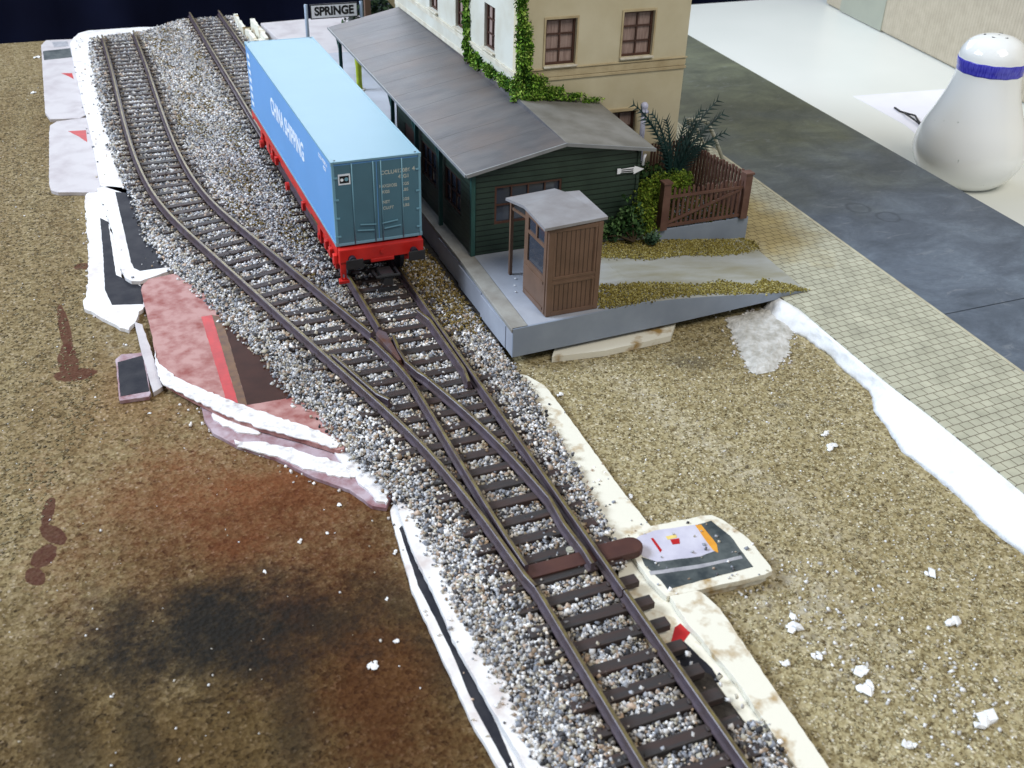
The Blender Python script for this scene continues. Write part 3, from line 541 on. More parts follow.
card('coaster', 'coaster_b', .008, M['card_white'], 'plain white coaster with a small red emblem, nearer of the two by the far track', prints=[('red_mark', 'coaster_b_red', 'print_red')], z1=.15)
card('coaster', 'strip_left_low', .008, M['card_bright'], 'lower white coaster edge with a dark line, front left of the ballast', prints=[('dark_line', 'strip_left_low_print', 'print_dark')], z1=.13)
card('coaster', 'strip_left_top', .15, M['card_bright'], 'upper cream coaster edge along the front left of the ballast', z1=.30)
card('coaster', 'strip_right_top', .008, M['card_cream'], 'stained cream coaster edge between the platform corner and the logo coaster', z1=.20)
card('coaster', 'strip_right_under', .008, M['card_cream'], 'cream coaster with a red patch under the bare sleeper ends', prints=[('red_patch', 'red_patch', 'print_red'), ('black_patch', 'black_patch', 'print_dark')], z1=.19)
card('coaster', 'strip_right_bottom', .20, M['card_cream'], 'clean cream coaster edge in the front right, nearest the camera', z1=.34)
o = card('coaster', 'logo_coaster', .205, M['card_cream'], 'coaster with a lilac logo panel and black border lying right of the switch', z1=.345,
     prints=[('black_border', 'logo_dark', 'print_slate'), ('tan_line', 'logo_dark2', 'print_grey', .003), ('lilac_panel', 'logo_label', 'print_lilac', .003), ('orange_stripe', 'logo_orange', 'print_orange', .006), ('red_stroke', 'logo_red', 'print_red', .009), ('red_dot', 'logo_redspot', 'print_red', .012), ('yellow_crest', 'logo_yellow', 'print_yellow', .009)])
x0, y0 = np.mean(PL['logo_coaster'], axis=0)
MB().prism([(x0 + (p[0] - x0) * .93 + .02, y0 + (p[1] - y0) * .93) for p in PL['logo_coaster']], .01, .20).build('lower_layer', M['card_cream'], o)
# ================================================================ tracks
DIV = PL['DIV']; DX = np.array([p[0] for p in DIV]); DY = np.array([p[1] for p in DIV])
def dcx(y): return float(np.interp(y, DY, DX)) if y > -14.5 else 0.
def dsl(y): return (dcx(y + .3) - dcx(y - .3)) / .6
def drail(y, s):      # point on the diverging track's rail
    sl = dsl(y); n = math.hypot(1, sl); return (dcx(y) + s * .86 / n, y - s * .86 * sl / n)
ZR, ZS = .7235, .475
WEB = [(-.11, 0), (.11, 0), (.105, .03), (.045, .05), (.042, .165), (.05, .18), (-.05, .18), (-.042, .165), (-.045, .05), (-.105, .03)]
HEAD = [(-.052, .18), (.052, .18), (.052, .232), (.034, .2485), (-.034, .2485), (-.052, .232)]
def rail(path, parent, name='rail'):
    p = [(x, y, ZS) for x, y in path]
    o = MB().sweep(p, WEB).build(name, M['rail'], parent)
    h = MB().sweep(p, HEAD)
    # running surface: thin worn strip on the head
    o2 = h.build('rail_head', [M['rail'], M['rail_top']], o)
    for f in o2.data.polygons:
        if f.normal.z > .8: f.material_index = 1
    return o
def sleeper(parent, xa, xb, y, ang=0., w=.27, chairs=()):
    mb = MB(); a = Vector((math.cos(ang), math.sin(ang), 0)); n = Vector((-a.y, a.x, 0)); cx = (xa + xb) / 2; L = (xb - xa) / 2
    mb.obox((cx, y, .385), a * L, n * w / 2, (0, 0, .085))
    for xc in chairs:
        c = Vector((cx, y, .485)) + a * (xc - cx)
        for s in (-1, 1): mb.obox(c + a * s * .135, a * .035, n * .06, (0, 0, .032))
    return mb.build('sleeper', M['sleeper'], parent, bevel=.018)
SL = []     # sleeper rectangles for keeping the stones off them
siding = thing('railway_siding', (0, 17, .3), 'straight track running under the blue container wagon beside the platform', 'railway track')
ys = lambda a, b_, s=.68: [a + s * i for i in range(int((b_ - a) / s) + 1)]
for s in (-1, 1): rail([(s * .86, -2.75 if s < 0 else -.2), (s * .86, 38.3)], siding)
for y in ys(.2, 37.2):
    hx = 1.42 if y > 1.2 else 1.22; sleeper(siding, -hx, hx, y, 0, chairs=(-.86, .86)); SL.append((0, y, hx, 0))
outer = thing('curved_track', (-5.3, 17, .3), 'curved track on the left bending round from the far corner of the board', 'railway track')
for s in (-1, 1): rail([drail(y, s) for y in np.arange(-.2 if s < 0 else -3.2, 34.8 if s < 0 else 35.2, .5)], outer)
for y in ys(.35, 34.2):
    sl = dsl(y); a = -math.atan(sl); hx = 1.42 if y > 1.2 else 1.2; cx = dcx(y)
    sleeper(outer, cx - hx, cx + hx, y, a, chairs=(cx - .86, cx + .86)); SL.append((cx, y, hx, a))
turnout = thing('railway_turnout', (0, -8, .3), 'railway switch where the curved track joins the straight siding', 'railway switch')
rail([drail(y, -1) for y in [*np.arange(-14.5, -.3, .4), -.22]], turnout, 'stock_rail')
rail([(.86, -15.3), (.86, -.25)], turnout, 'stock_rail')
# straight closure rail with its wing beside the frog, and curved closure rail
rail([(-.80, -13.9), (-.84, -12.9), (-.86, -11.5), (-.86, -6.0), (-.92, -5.3), (-1.06, -4.4), (-1.24, -3.5), (-1.30, -3.3)], turnout, 'switch_rail')
cr = [(.58, -14.35), (.60, -13.8), (.56, -12.9)] + [drail(y, 1) for y in np.arange(-12.0, -5.9, .4)]
rail(cr + [(-.55, -5.55), (-.70, -4.9), (-.71, -4.2), (-.62, -3.35)], turnout, 'switch_rail')
for (a, b_) in (((.62, -2.2), (.60, -6.7)),):
    rail([(.54, -2.1), (.70, -2.8), (.71, -5.8), (.60, -6.5)], turnout, 'guard_rail')
gy = np.arange(-6.4, -3.2, .4); rail([(drail(y, -1)[0] + .18 + .12 * (abs(y + 4.8) > 1.3), drail(y, -1)[1]) for y in gy], turnout, 'guard_rail')
MB().prism([(-.88, -4.75), (-.80, -4.75), (-.76, -3.1), (-.92, -2.85), (-1.08, -3.1)], .50, .715).build('frog', M['frog'], turnout, bevel=.015)
MB().prism([(-.88, -5.4), (-.74, -5.4), (-.66, -3.5), (-1.2, -3.4)], .47, .54).build('frog_base', M['frog'], turnout)
for y in ys(-14.85, -.2):
    dx = dcx(y); xa = min(-1.42, dx - 1.42); xb = 1.42
    sleeper(turnout, xa, xb, y, 0, chairs=[c for c in (-.86 if y > -2.5 else None, .86, dx - .86, dx + .86 if y > -2.5 else None) if c is not None])
    SL.append(((xa + xb) / 2, y, (xb - xa) / 2, 0))
# tie bar and the brown round-ended motor cover
mb = MB(); mb.box((-1.0, -14.12, .475), (1.1, -13.72, .53)); mb.build('tie_bar', M['motor'], turnout, bevel=.01)
pts = [(1.0, -14.2)] + [(1.75 + .27 * math.cos(t), -13.93 + .27 * math.sin(t)) for t in np.linspace(-math.pi / 2, math.pi / 2, 10)] + [(1.0, -13.66)]
MB().prism(pts, .35, .56).build('motor_cover', M['motor'], turnout, bevel=.04)
MB().lathe((.42, -13.55, .475), [(.0, 0), (.10, 0), (.10, .03), (.06, .03), (.06, .05), (0, .05)], 20).build('spring_pin', M['handrail'], turnout)
front = thing('straight_track', (0, -20, .3), 'track section in the foreground with brass topped rails', 'railway track')
for s in (-1, 1): rail([(s * .86, -28), (s * .86, -15.34 if s > 0 else -14.55)], front)
for y in ys(-27.1, -15.4):
    sleeper(front, -1.42, 1.42, y, 0, chairs=(-.86, .86)); SL.append((0, y, 1.42, 0))
# ================================================================ ballast
BP = PL['ballast']
def bedz(x, y):
    d1 = np.abs(x); dxx = np.interp(y, DY, DX); d2 = np.where(y < -14.5, 9, np.abs(x - dxx)); d = np.minimum(d1, d2)
    btw = (x > dxx) & (x < 0)
    z = .375 - .075 * np.clip((d - 1.5) / .6, 0, 1); z = np.where(btw, np.maximum(z, .36), z)
    return z
# solid bed under the stones
rows = np.arange(-26, 38, .4); mb = MB(); vs = []; fs = []; prev = None
for y in rows:
    xs_ = []
    for (ax, ay), (bx, by) in zip(BP, BP[1:] + BP[:1]):
        if (ay > y) != (by > y): xs_.append(ax + (bx - ax) * (y - ay) / (by - ay))
    if len(xs_) < 2: prev = None; continue
    a, b_ = min(xs_) + .12, max(xs_) - .12
    if y > 30: b_ = min(b_, 2.3)
    k = len(vs); n = 14
    for i in range(n):
        x = a + (b_ - a) * i / (n - 1); zz = float(bedz(np.array([x]), np.array([y]))[0]) - .03
        if -19 < y < -14.4 and x > 1.0: zz = .21
        vs.append((x, y, .31 if i in (0, n - 1) and zz > .25 else zz))
    if prev is not None:
        for i in range(n - 1): fs.append((prev + i, prev + i + 1, k + i + 1, k + i))
    prev = k
mb.add(vs, fs); o = mb.build('ballast_bed', M['bedbase'], at=(0, 0, 0)); md = o.modifiers.new('thick', 'SOLIDIFY'); md.thickness = .05; md.offset = -1
struct(o)
cube = np.array([(-1, -1, -1), (1, -1, -1), (1, 1, -1), (-1, 1, -1), (-1, -1, 1), (1, -1, 1), (1, 1, 1), (-1, 1, 1)], float) * .62
cf = np.array([(0, 3, 2, 1), (4, 5, 6, 7), (0, 1, 5, 4), (1, 2, 6, 5), (2, 3, 7, 6), (3, 0, 4, 7)])
def rotm(n):
    q = rng.normal(size=(n, 4)); q /= np.linalg.norm(q, axis=1)[:, None]; w, x, y, z = q.T
    return np.stack([1 - 2 * (y * y + z * z), 2 * (x * y - z * w), 2 * (x * z + y * w), 2 * (x * y + z * w), 1 - 2 * (x * x + z * z), 2 * (y * z - x * w), 2 * (x * z - y * w), 2 * (y * z + x * w), 1 - 2 * (x * x + y * y)], 1).reshape(n, 3, 3)
PAL = np.array([(.62, .61, .60), (.40, .41, .44), (.22, .235, .27), (.88, .87, .86), (.50, .46, .37), (.52, .40, .31), (.10, .10, .11), (.035, .035, .04), (.30, .22, .15)])
PW = np.array([.17, .15, .13, .13, .13, .07, .10, .08, .05]); PW = PW / PW.sum()
def stones(name, X, Y, Z, r, pal=PAL, pw=PW, mt='stone', flat=1., tint=None):
    n = len(X); V = np.repeat(cube[None], n, 0) * (1 + .75 * (rng.random((n, 8, 3)) - .5)) * (.5 + .85 * rng.random((n, 1, 3)))
    V = np.einsum('nij,nkj->nki', rotm(n), V) * r[:, None, None] * np.array([1, 1, flat])
    V += np.stack([X, Y, Z], 1)[:, None, :]
    F = (cf[None] + (np.arange(n) * 8)[:, None, None]).reshape(-1, 4)
    ci = rng.choice(len(pal), n, p=pw); C = pal[ci] * (.8 + .4 * rng.random((n, 1)))
    if tint is not None: C = C * tint
    C = np.concatenate([C, np.ones((n, 1))], 1); C = np.repeat(C, 8, 0)
    return fast_mesh(name, V.reshape(-1, 3), F, M[mt], C)
n0 = 172000
X = rng.uniform(-8, 3.2, n0 * 2); Y = rng.uniform(-26, 38, n0 * 2)
jx = X + rng.normal(0, .10, len(X)); jy = Y + rng.normal(0, .10, len(X)); k = inpoly(jx, jy, BP); X = X[k]; Y = Y[k]
slb = np.zeros(len(X), bool)                         # over a sleeper?
for cx, cy, hx, a in SL:
    u = (X - cx) * math.cos(a) + (Y - cy) * math.sin(a); v = -(X - cx) * math.sin(a) + (Y - cy) * math.cos(a)
    slb |= (np.abs(u) < hx) & (np.abs(v) < .17)
dX = np.interp(Y, DY, DX); d1 = np.abs(X); d2 = np.where(Y < -14.5, 9, np.abs(X - dX)); dd = np.minimum(d1, d2)
outside = dd > 1.05
keep = ~slb | (outside & (rng.random(len(X)) < .22)) | (rng.random(len(X)) < .025)
nr = np.ones(len(X), bool)
for d, m_ in ((d1, Y > -100), (d2, Y > -14.5)):
    nr &= ~((np.abs(d - .86) < .125) & m_)
# keep stones out of the closure rails' flangeways
keep &= nr & ~((Y > 0) & (Y < 14) & (X > 2.35)) & ~((Y < -14.4) & (Y > -19) & (X > 1.0) & (rng.random(len(X)) < .97))
keep &= ~((X > 2.35) & (Y > -5.2))
X = X[keep]; Y = Y[keep]; slb = slb[keep]
Z = bedz(X, Y) + rng.uniform(-.03, .05, len(X)) + np.where(slb, .07, 0)
Rr = rng.uniform(.028, .063, len(X)) * (1 + .35 * (rng.random(len(X)) < .08))
# dust from the rails browns the chippings beside them
d1 = np.abs(np.abs(X) - .86); d2 = np.where(Y < -14.5, 9, np.abs(np.abs(X - np.interp(Y, DY, DX)) - .86)); nearr = np.clip(1 - np.minimum(d1, d2) / .42, 0, 1)[:, None] * .9
inside_outer = ((np.abs(X - np.interp(Y, DY, DX)) < .8) & (Y > 8))[:, None]
tint = (1 - nearr) + nearr * np.array([[.52, .36, .14]]); tint = tint * ((.86) + .16 * np.sin(X * 1.3 + Y * .7) * np.sin(Y * .45 - X * .8))[:, None]
o = stones('ballast', X, Y, Z, Rr, tint=tint); tag(o, 'grey and tan ballast chippings heaped round both tracks', 'ballast', kind='stuff')
print('stones', len(X))
# brownish flock mixed between the far tracks and by the wagon
BR = np.array([(.15, .11, .035), (.22, .16, .06), (.10, .07, .025)])
n = 9500; X = rng.uniform(-4.6, 2.3, n); Y = rng.uniform(-5, 36, n); cl = np.sin(Y * .9 + 1.2 * np.sin(X * 1.7)) * np.sin(X * 2.3 + Y * .37)
k = inpoly(X, Y, BP) & (((np.interp(Y, DY, DX) + 1.3 < X) & (X < -1.3) & (cl > .1)) | ((X > 1.15) & (X < 2.3) & (Y < 5) & (Y > -3.2)))
X = X[k]; Y = Y[k]
tag(stones('dry_grass', X, Y, bedz(X, Y) + .06, rng.uniform(.03, .06, len(X)), BR, [.4, .35, .25], 'flock'), 'dry brown tufts scattered among the ballast', 'dry grass', kind='stuff')
n = 1500; X = rng.uniform(1.08, 2.4, n); Y = rng.uniform(-3.6, 6, n); k = rng.random(n) < .35 + .65 * np.clip((Y + 3.6) / 3, 0, 1); X = X[k]; Y = Y[k]
tag(stones('dry_grass', X, Y, bedz(X, Y) + .075, rng.uniform(.03, .06, len(X)), BR, [.4, .35, .25], 'flock'), 'golden brown scatter between the wagon and the platform wall', 'dry grass', kind='stuff')
# dirty specks on the card strips and board
def specks(name, n, poly, z, lo, hi, label, pal=PAL, pw=PW):
    P = np.array(poly); x = rng.uniform(P[:, 0].min(), P[:, 0].max(), n * 6); y = rng.uniform(P[:, 1].min(), P[:, 1].max(), n * 6); k = inpoly(x, y, poly); x = x[k][:n]; y = y[k][:n]
    r = rng.uniform(lo, hi, len(x)) ** 1
    return tag(stones(name, x, y, np.full(len(x), z) + r * .3, r, pal, pw), label, 'grit', kind='stuff')
specks('grit', 60, PL['strip_right_top'], .20, .02, .05, 'small chippings spilt on the cream strip by the switch')
specks('grit', 110, PL['strip_left_top'], .30, .025, .06, 'chippings spilt on the cream strip at the front left')
specks('grit', 40, PL['strip_left_low'], .13, .02, .05, 'chippings spilt on the low white strip at the front left')
specks('grit', 26, PL['bed_dark'], .285, .02, .05, 'small chippings spilt on the black coaster')
specks('grit', 40, PL['logo_coaster'], .355, .02, .05, 'small chippings spilt on the logo coaster')
specks('grit', 60, PL['bed_white'][:1] + [(-7.2, 36.5), (-6.6, 36.5), (-6.9, 20), (-7.1, 12.6), (-7.9, 12.6)], .28, .03, .06, 'small chippings spilt on the far white coaster')
WP = np.array([(.72, .72, .72), (.50, .48, .44), (.35, .30, .22)])
specks('grit', 420, [(2.6, -8), (4, -26), (10.5, -26), (10.3, -12), (11.3, -8.5), (10, -6)], 0, .012, .035, 'fine white plaster dust scattered over the right half of the board', WP, [.6, .25, .15])
specks('grit', 260, [(3.2, -14), (4.5, -21), (7.5, -21), (6.5, -15.5)], 0, .015, .06, 'white plaster crumbs of all sizes in the front right dust trail', WP, [.6, .25, .15])
specks('grit', 330, [(-14, -28), (0, -28), (-2.4, -14), (-3.6, -9), (-8.5, -2.5), (-9, 30), (-12, 30)], 0, .012, .034, 'fine pale grit scattered over the stained left half of the board', WP, [.5, .25, .25])
# raised wood chips of the board surface
CH = np.array([(.46, .40, .24), (.36, .305, .17), (.20, .155, .075), (.57, .51, .36), (.28, .23, .115)])
def chips(n, poly, tint, label):
    P = np.array(poly); x = rng.uniform(P[:, 0].min(), P[:, 0].max(), n); y = rng.uniform(P[:, 1].min(), P[:, 1].max(), n)
    k = inpoly(x, y, poly) & (((x + 7.3) / 4.2) ** 2 + ((y + 12.8) / 3.2) ** 2 > 1); x = x[k]; y = y[k]
    return tag(stones('wood_chips', x, y, np.full(len(x), .004), rng.uniform(.022, .06, len(x)), CH * np.array(tint), [.3, .25, .15, .15, .15], flat=.18), label, 'wood chips', kind='stuff')
chips(17000, [(1.5, -9), (2.6, -5), (11.6, -5), (11.6, -10), (10.4, -12), (10.2, -24), (2.0, -24)], (1, 1, 1), 'fine raised wood chips on the surface of the bare board at right')
chips(9000, [(-13, -9), (-11, -9), (-8.8, -3), (-8.9, 30), (-14, 30)], (.42, .38, .30), 'fine raised wood chips on the darker stained board at left')
WP2 = np.array([(.80, .79, .78), (.62, .58, .56)])
for key, n_ in (('torn_base', 150), ('low_white', 90), ('plaster_patch', 160)):
    c = np.mean(PL[key], axis=0); big = [(c[0] + (p[0] - c[0]) * 1.35, c[1] + (p[1] - c[1]) * 1.35) for p in PL[key]]
    specks('grit', n_, big, .01, .015, .06, {'torn_base': 'white paper flakes around the torn card', 'low_white': 'white flakes around the lowest white coaster', 'plaster_patch': 'white flakes around the plaster patch'}[key], WP2, [.6, .4])
# individual plaster crumbs
def crumb(x, y, r, label, flat=.55, m='plaster'):
    bm = bmesh.new(); sx, sy = .7 + .6 * random.random(), .7 + .6 * random.random()
    for lobe in range(4 if r > .09 else 2):
        ox = lobe * r * .45 - r * .5; r_ = r * random.uniform(.5, .95)
        cy_ = random.uniform(-.6, .6) * r; vv = [bm.verts.new((random.gauss(0, .45) * r_ * sx + ox, random.gauss(0, .45) * r_ * sy + cy_, random.gauss(0, .4) * r_ * flat)) for _ in range(30)]
        res = bmesh.ops.convex_hull(bm, input=vv); bmesh.ops.delete(bm, geom=list({g for g in res['geom_interior'] + res['geom_unused'] if isinstance(g, bmesh.types.BMVert)}), context='VERTS')
    zm = min(v.co.z for v in bm.verts)
    me = bpy.data.meshes.new('plaster_crumb'); bm.to_mesh(me); bm.free(); me.materials.append(M[m])
    o = bpy.data.objects.new('plaster_crumb', me); COL.objects.link(o); o.location = (x, y, -zm - .004)
    return tag(o, label, 'plaster crumb', 'plaster crumbs lying on the chipboard')
CR = [(.14, 'round white plaster crumb near the dark smear right of centre'), (.10, 'smaller crumb just behind the round white one'), (.16, 'jagged white crumb in the lower right, left of the plaster edge'), (.13, 'white crumb between the logo coaster and the plaster edge'),
      (.21, 'largest white plaster lump, at the lower right corner'), (.13, 'white lump in the front right dust trail, topmost of the pair'), (.10, 'small lump left of the pair in the front right dust trail'), (.13, 'squarish white lump below the logo coaster'), (.09, 'chip touching the squarish lump below the logo coaster'), (.10, 'pale chip beside the right rim of the clean cream coaster'),
      (.07, 'tiny white chip under the front rim of the logo coaster'), (.09, 'bluish crumb at the tip of the logo coaster'), (.15, 'elongated white lump in the front right dust trail, lowest of the group'), (.08, 'small crumb close to the thick end of the plaster edge'), (.12, 'white crumb near the bottom edge in the front right'),
      (.10, 'pale chip lying off the corner of the platform'), (.08, 'grey chip lying off the corner of the platform, left of the pale one'), (.08, 'bluish chip beside the stained cream coaster edge'), (.11, 'white crumb by the dark stain, nearest the front left coaster'), (.08, 'white crumb above the one by the dark stain'),
      (.07, 'white crumb on the rust coloured board'), (.07, 'grey crumb just below the torn lilac card'), (.06, 'crumb at the right rim of the dark stain'), (.08, 'crumb right below the torn paper tip'), (.06, 'crumb on the rust stain, right of the others'),
      (.06, 'crumb in the brown area beside the front left coaster'), (.13, 'white crumb at the far left beside the black banded coaster'), (.10, 'faint crumb left of the gap between the two far coasters'), (.05, 'crumb below the small dark card scrap'), (.08, 'crumb against the lower white coaster edge'), (.05, 'tiny crumb left of the ragged paper')]
for (x, y), (r, lb) in zip(PL['crumbs'], CR): crumb(x, y, r, lb)
# ================================================================ platform and ramp
def deckmat():
    m, t, b = newmat('deck_paint', .5, .4); n = NT(t)
    g = n.ramp(n.noise(.8, 7), [(.35, (.28, .30, .35)), (.65, (.35, .38, .44))]); p = n.ramp(n.noise(.9, 7, .6, n.scaled((.4, 1.6, 1))), [(.35, (.27, .26, .19)), (.65, (.37, .385, .37))])
    sp = n.n('ShaderNodeSeparateXYZ'); n.link(n.tc, sp.inputs[0])
    f = n.ramp(n.math('MULTIPLY_ADD', n.math('ADD', sp.outputs[0], n.math('MULTIPLY', n.noise(.7, 5), 2.)), .5, -.55), [(0, 0), (1, 1)])
    n.link(n.mix(f, g, p), b.inputs['Base Color']); n.bump(b, n.noise(14, 4), .1, .02); return m
M['deck_paint'] = deckmat()
pf = thing('station_platform', (5, 5, .35), 'grey station platform with a ramp sloping down to the pavement', 'platform')
ey = lambda x: -5.15 + .042 * (x - 2.4)      # slightly skewed front edge
edge = [(2.40, -5.15), (2.56, 0), (2.70, 5), (2.80, 25)]
MB().prism([(2.95, ey(2.95)), (7.0, ey(7.0)), (7.0, -.45), (9.65, -.45), (9.65, 3.8), (6.0, 3.8), (6.0, 25), (3.35, 25), (3.11, 0)], .36, 1.285).build('deck', M['deck_paint'], pf)
MB().prism([(2.40, -5.15), (2.94, ey(2.94)), (3.10, 0), (3.34, 25), (2.80, 25), (2.56, 0)], 1.18, 1.30).build('edge_kerb', M['platform_edge'], pf, bevel=.015)
# lavender lit side wall of the platform with buttress steps
MB().prism([(2.44, -5.12), (2.96, -5.12), (3.3, 25), (2.84, 25), (2.60, 0)], .36, 1.18).build('side_wall', M['platform'], pf)
for y in np.arange(-4.6, 24, 2.2):
    y = float(y); xx = 2.40 + .032 * (y + 5.15) * (1 if y < 5 else .6) + (.13 if y >= 5 else 0) * 0
    xx = float(np.interp(y, [-5.15, 0, 5, 25], [2.40, 2.56, 2.70, 2.80])) + .045
    MB().box((xx - .03, y, .36), (xx + .08, y + 2.08, 1.12)).build('side_panel', M['platform'], pf, bevel=.01)
MB().prism([(2.44, -5.165), (7.0, ey(7.0) - .015), (7.0, ey(7) + .05), (2.44, -5.1)], .36, 1.30).build('front_wall', M['platform_side'], pf)
# ramp
xr = [7.0, 8.0, 9.3, 10.8, 12.2, 13.1]; zt = [1.29, 1.20, 1.04, .82, .63, .515]; zb = [.36, .36, .38, .41, .44, .48]
endx = {}
vs = []; ny = 9
for i, x in enumerate(xr):
    for j in range(ny):
        t = j / (ny - 1); y = ey(x) * (1 - t) + (-.38) * t; xx = x + (.35 * t if i == len(xr) - 1 else 0)
        vs += [(xx, y, zt[i]), (xx, y, zb[i])]
fs = []
I = lambda i, j, b: (i * ny + j) * 2 + b
for i in range(len(xr) - 1):
    for j in range(ny - 1):
        fs += [(I(i, j, 0), I(i + 1, j, 0), I(i + 1, j + 1, 0), I(i, j + 1, 0)), (I(i, j, 1), I(i, j + 1, 1), I(i + 1, j + 1, 1), I(i + 1, j, 1))]
    fs += [(I(i, 0, 0), I(i, 0, 1), I(i + 1, 0, 1), I(i + 1, 0, 0)), (I(i, ny - 1, 0), I(i + 1, ny - 1, 0), I(i + 1, ny - 1, 1), I(i, ny - 1, 1))]
for i in (0, len(xr) - 1):
    for j in range(ny - 1): fs.append((I(i, j, 0), I(i, j + 1, 0), I(i, j + 1, 1), I(i, j, 1)))
mb = MB(); mb.add(vs, fs); mb.build('ramp', M['deck_paint'], pf)
vs = []; 
for x, a, b_ in zip(xr, zt, zb): vs += [(x, ey(x) - .015, a + .005), (x, ey(x) - .015, b_)]
vs += [(v[0], v[1] + .013, v[2]) for v in vs[:]]; q = len(xr) * 2
fs = [(2 * i, 2 * i + 1, 2 * i + 3, 2 * i + 2) for i in range(len(xr) - 1)] + [(q + 2 * i, q + 2 * i + 2, q + 2 * i + 3, q + 2 * i + 1) for i in range(len(xr) - 1)] + [(2 * i, 2 * i + 2, q + 2 * i + 2, q + 2 * i) for i in range(len(xr) - 1)] + [(2 * i + 1, q + 2 * i + 1, q + 2 * i + 3, 2 * i + 3) for i in range(len(xr) - 1)] + [(0, q, q + 1, 1), (q - 2, q - 1, 2 * q - 1, 2 * q - 2)]
mb = MB(); mb.add(vs, fs); mb.build('ramp_wall', M['platform_side'], pf)
rz = lambda x: float(np.interp(x, xr, zt))
# raised garden block beside the ramp that carries the gate
MB().prism([(9.68, -.40), (13.52, -.40), (13.1, 3.5), (13.05, 3.85), (9.68, 3.85)], .45, 1.33).build('garden_block', M['platform_side'], pf, bevel=.02)
# pale plate propping the platform and plaster ground behind
c = PL['support_plate']; tag(MB().prism(c, .01, .21).build('support_plate', M['card_cream'], at=(c[0][0], c[0][1], 0)), 'pale card plate sticking out from under the front wall of the platform', 'card plate')
struct(MB().prism([(2.75, 25.05), (12.7, 25.05), (12.7, 33.2), (2.3, 32.3)], .005, 1.27).build('plaster_ground', M['card_white'], at=(0, 0, 0), bevel=.05))
# torn cream card stood up beside the far siding rail
mb = MB()
for x0, x1, y0, y1, h in ((1.75, 1.95, 27.5, 30.2, .95), (1.55, 1.75, 30.3, 33.0, .85), (1.45, 1.62, 33.1, 36.4, .9), (1.95, 2.15, 29, 33.5, 1.25), (2.0, 2.2, 25.5, 28.6, 1.1)):
    n = 9; P = [(x0 + (x1 - x0) * 0 + rng.normal(0, .04), y0 + (y1 - y0) * i / n) for i in range(n + 1)] + [(x1 + rng.normal(0, .04), y1 - (y1 - y0) * i / n) for i in range(n + 1)]
    mb.prism(P, .32, h)
tag(mb.build('torn_card_edge', M['card_cream'], at=(1.8, 31, .32)), 'torn cream card standing along the siding at the far edge of the board', 'torn card')
# ground cover: fine tufts
FG = np.array([(.28, .24, .065), (.19, .155, .04), (.42, .38, .17), (.12, .095, .03)])
def tufts(name, poly, dens, zf, label, pal=FG, pw=(.35, .3, .2, .15), r=(.03, .06)):
    P = np.array(poly); a = (P[:, 0].max() - P[:, 0].min()) * (P[:, 1].max() - P[:, 1].min()); n = int(a * dens * 2.6)
    x = rng.uniform(P[:, 0].min() - .1, P[:, 0].max() + .1, n); y = rng.uniform(P[:, 1].min() - .1, P[:, 1].max() + .1, n); k = inpoly(x + rng.normal(0, .07, n), y + rng.normal(0, .07, n), poly); x = x[k]; y = y[k]
    z = np.array([zf(a_) for a_ in x])
    return tag(stones(name, x, y, z + .02, rng.uniform(r[0] * .6, r[1] * .62, len(x)), pal, list(pw), 'flock'), label, 'ground cover', kind='stuff')
tufts('ground_cover', [(5.35, -4.85), (5.9, -3.45), (7.6, -3.75), (9.3, -4.05), (10.4, -3.8), (11.4, -4.2), (12.0, -3.7), (12.9, -4.3), (13.15, -4.72), (11.0, -4.72), (8.6, -4.72), (7.2, -4.8), (6.5, -4.95)], 330, rz, 'yellow olive flock strip along the front edge of the ramp')
tufts('ground_cover', [(5.7, -.25), (8.9, -.25), (9.7, -.42), (13.4, -.42), (13.6, -.95), (13.2, -1.5), (11.9, -1.75), (9.8, -1.75), (8.6, -2.0), (7.2, -1.7), (6.0, -1.3)], 330, rz, 'yellow olive flock strip at the foot of the gate and bushes')
tufts('ground_cover', [(9.7, -.3), (13.4, -.3), (13.1, 3.7), (9.0, 3.7), (8.95, -.25)], 200, lambda x: 1.33, 'dark earthy ground cover in the fenced garden', np.array([(.10, .09, .02), (.06, .07, .015), (.16, .13, .04), (.05, .035, .02)]))
tufts('ground_cover', [(13.6, 2.5), (13.2, 3.8), (12.9, 8), (16.9, 8), (15.6, 2.8)], 60, lambda x: .5, 'thin brown flock on the pavement behind the fence', np.array([(.20, .15, .05), (.12, .10, .04)]), (.6, .4))
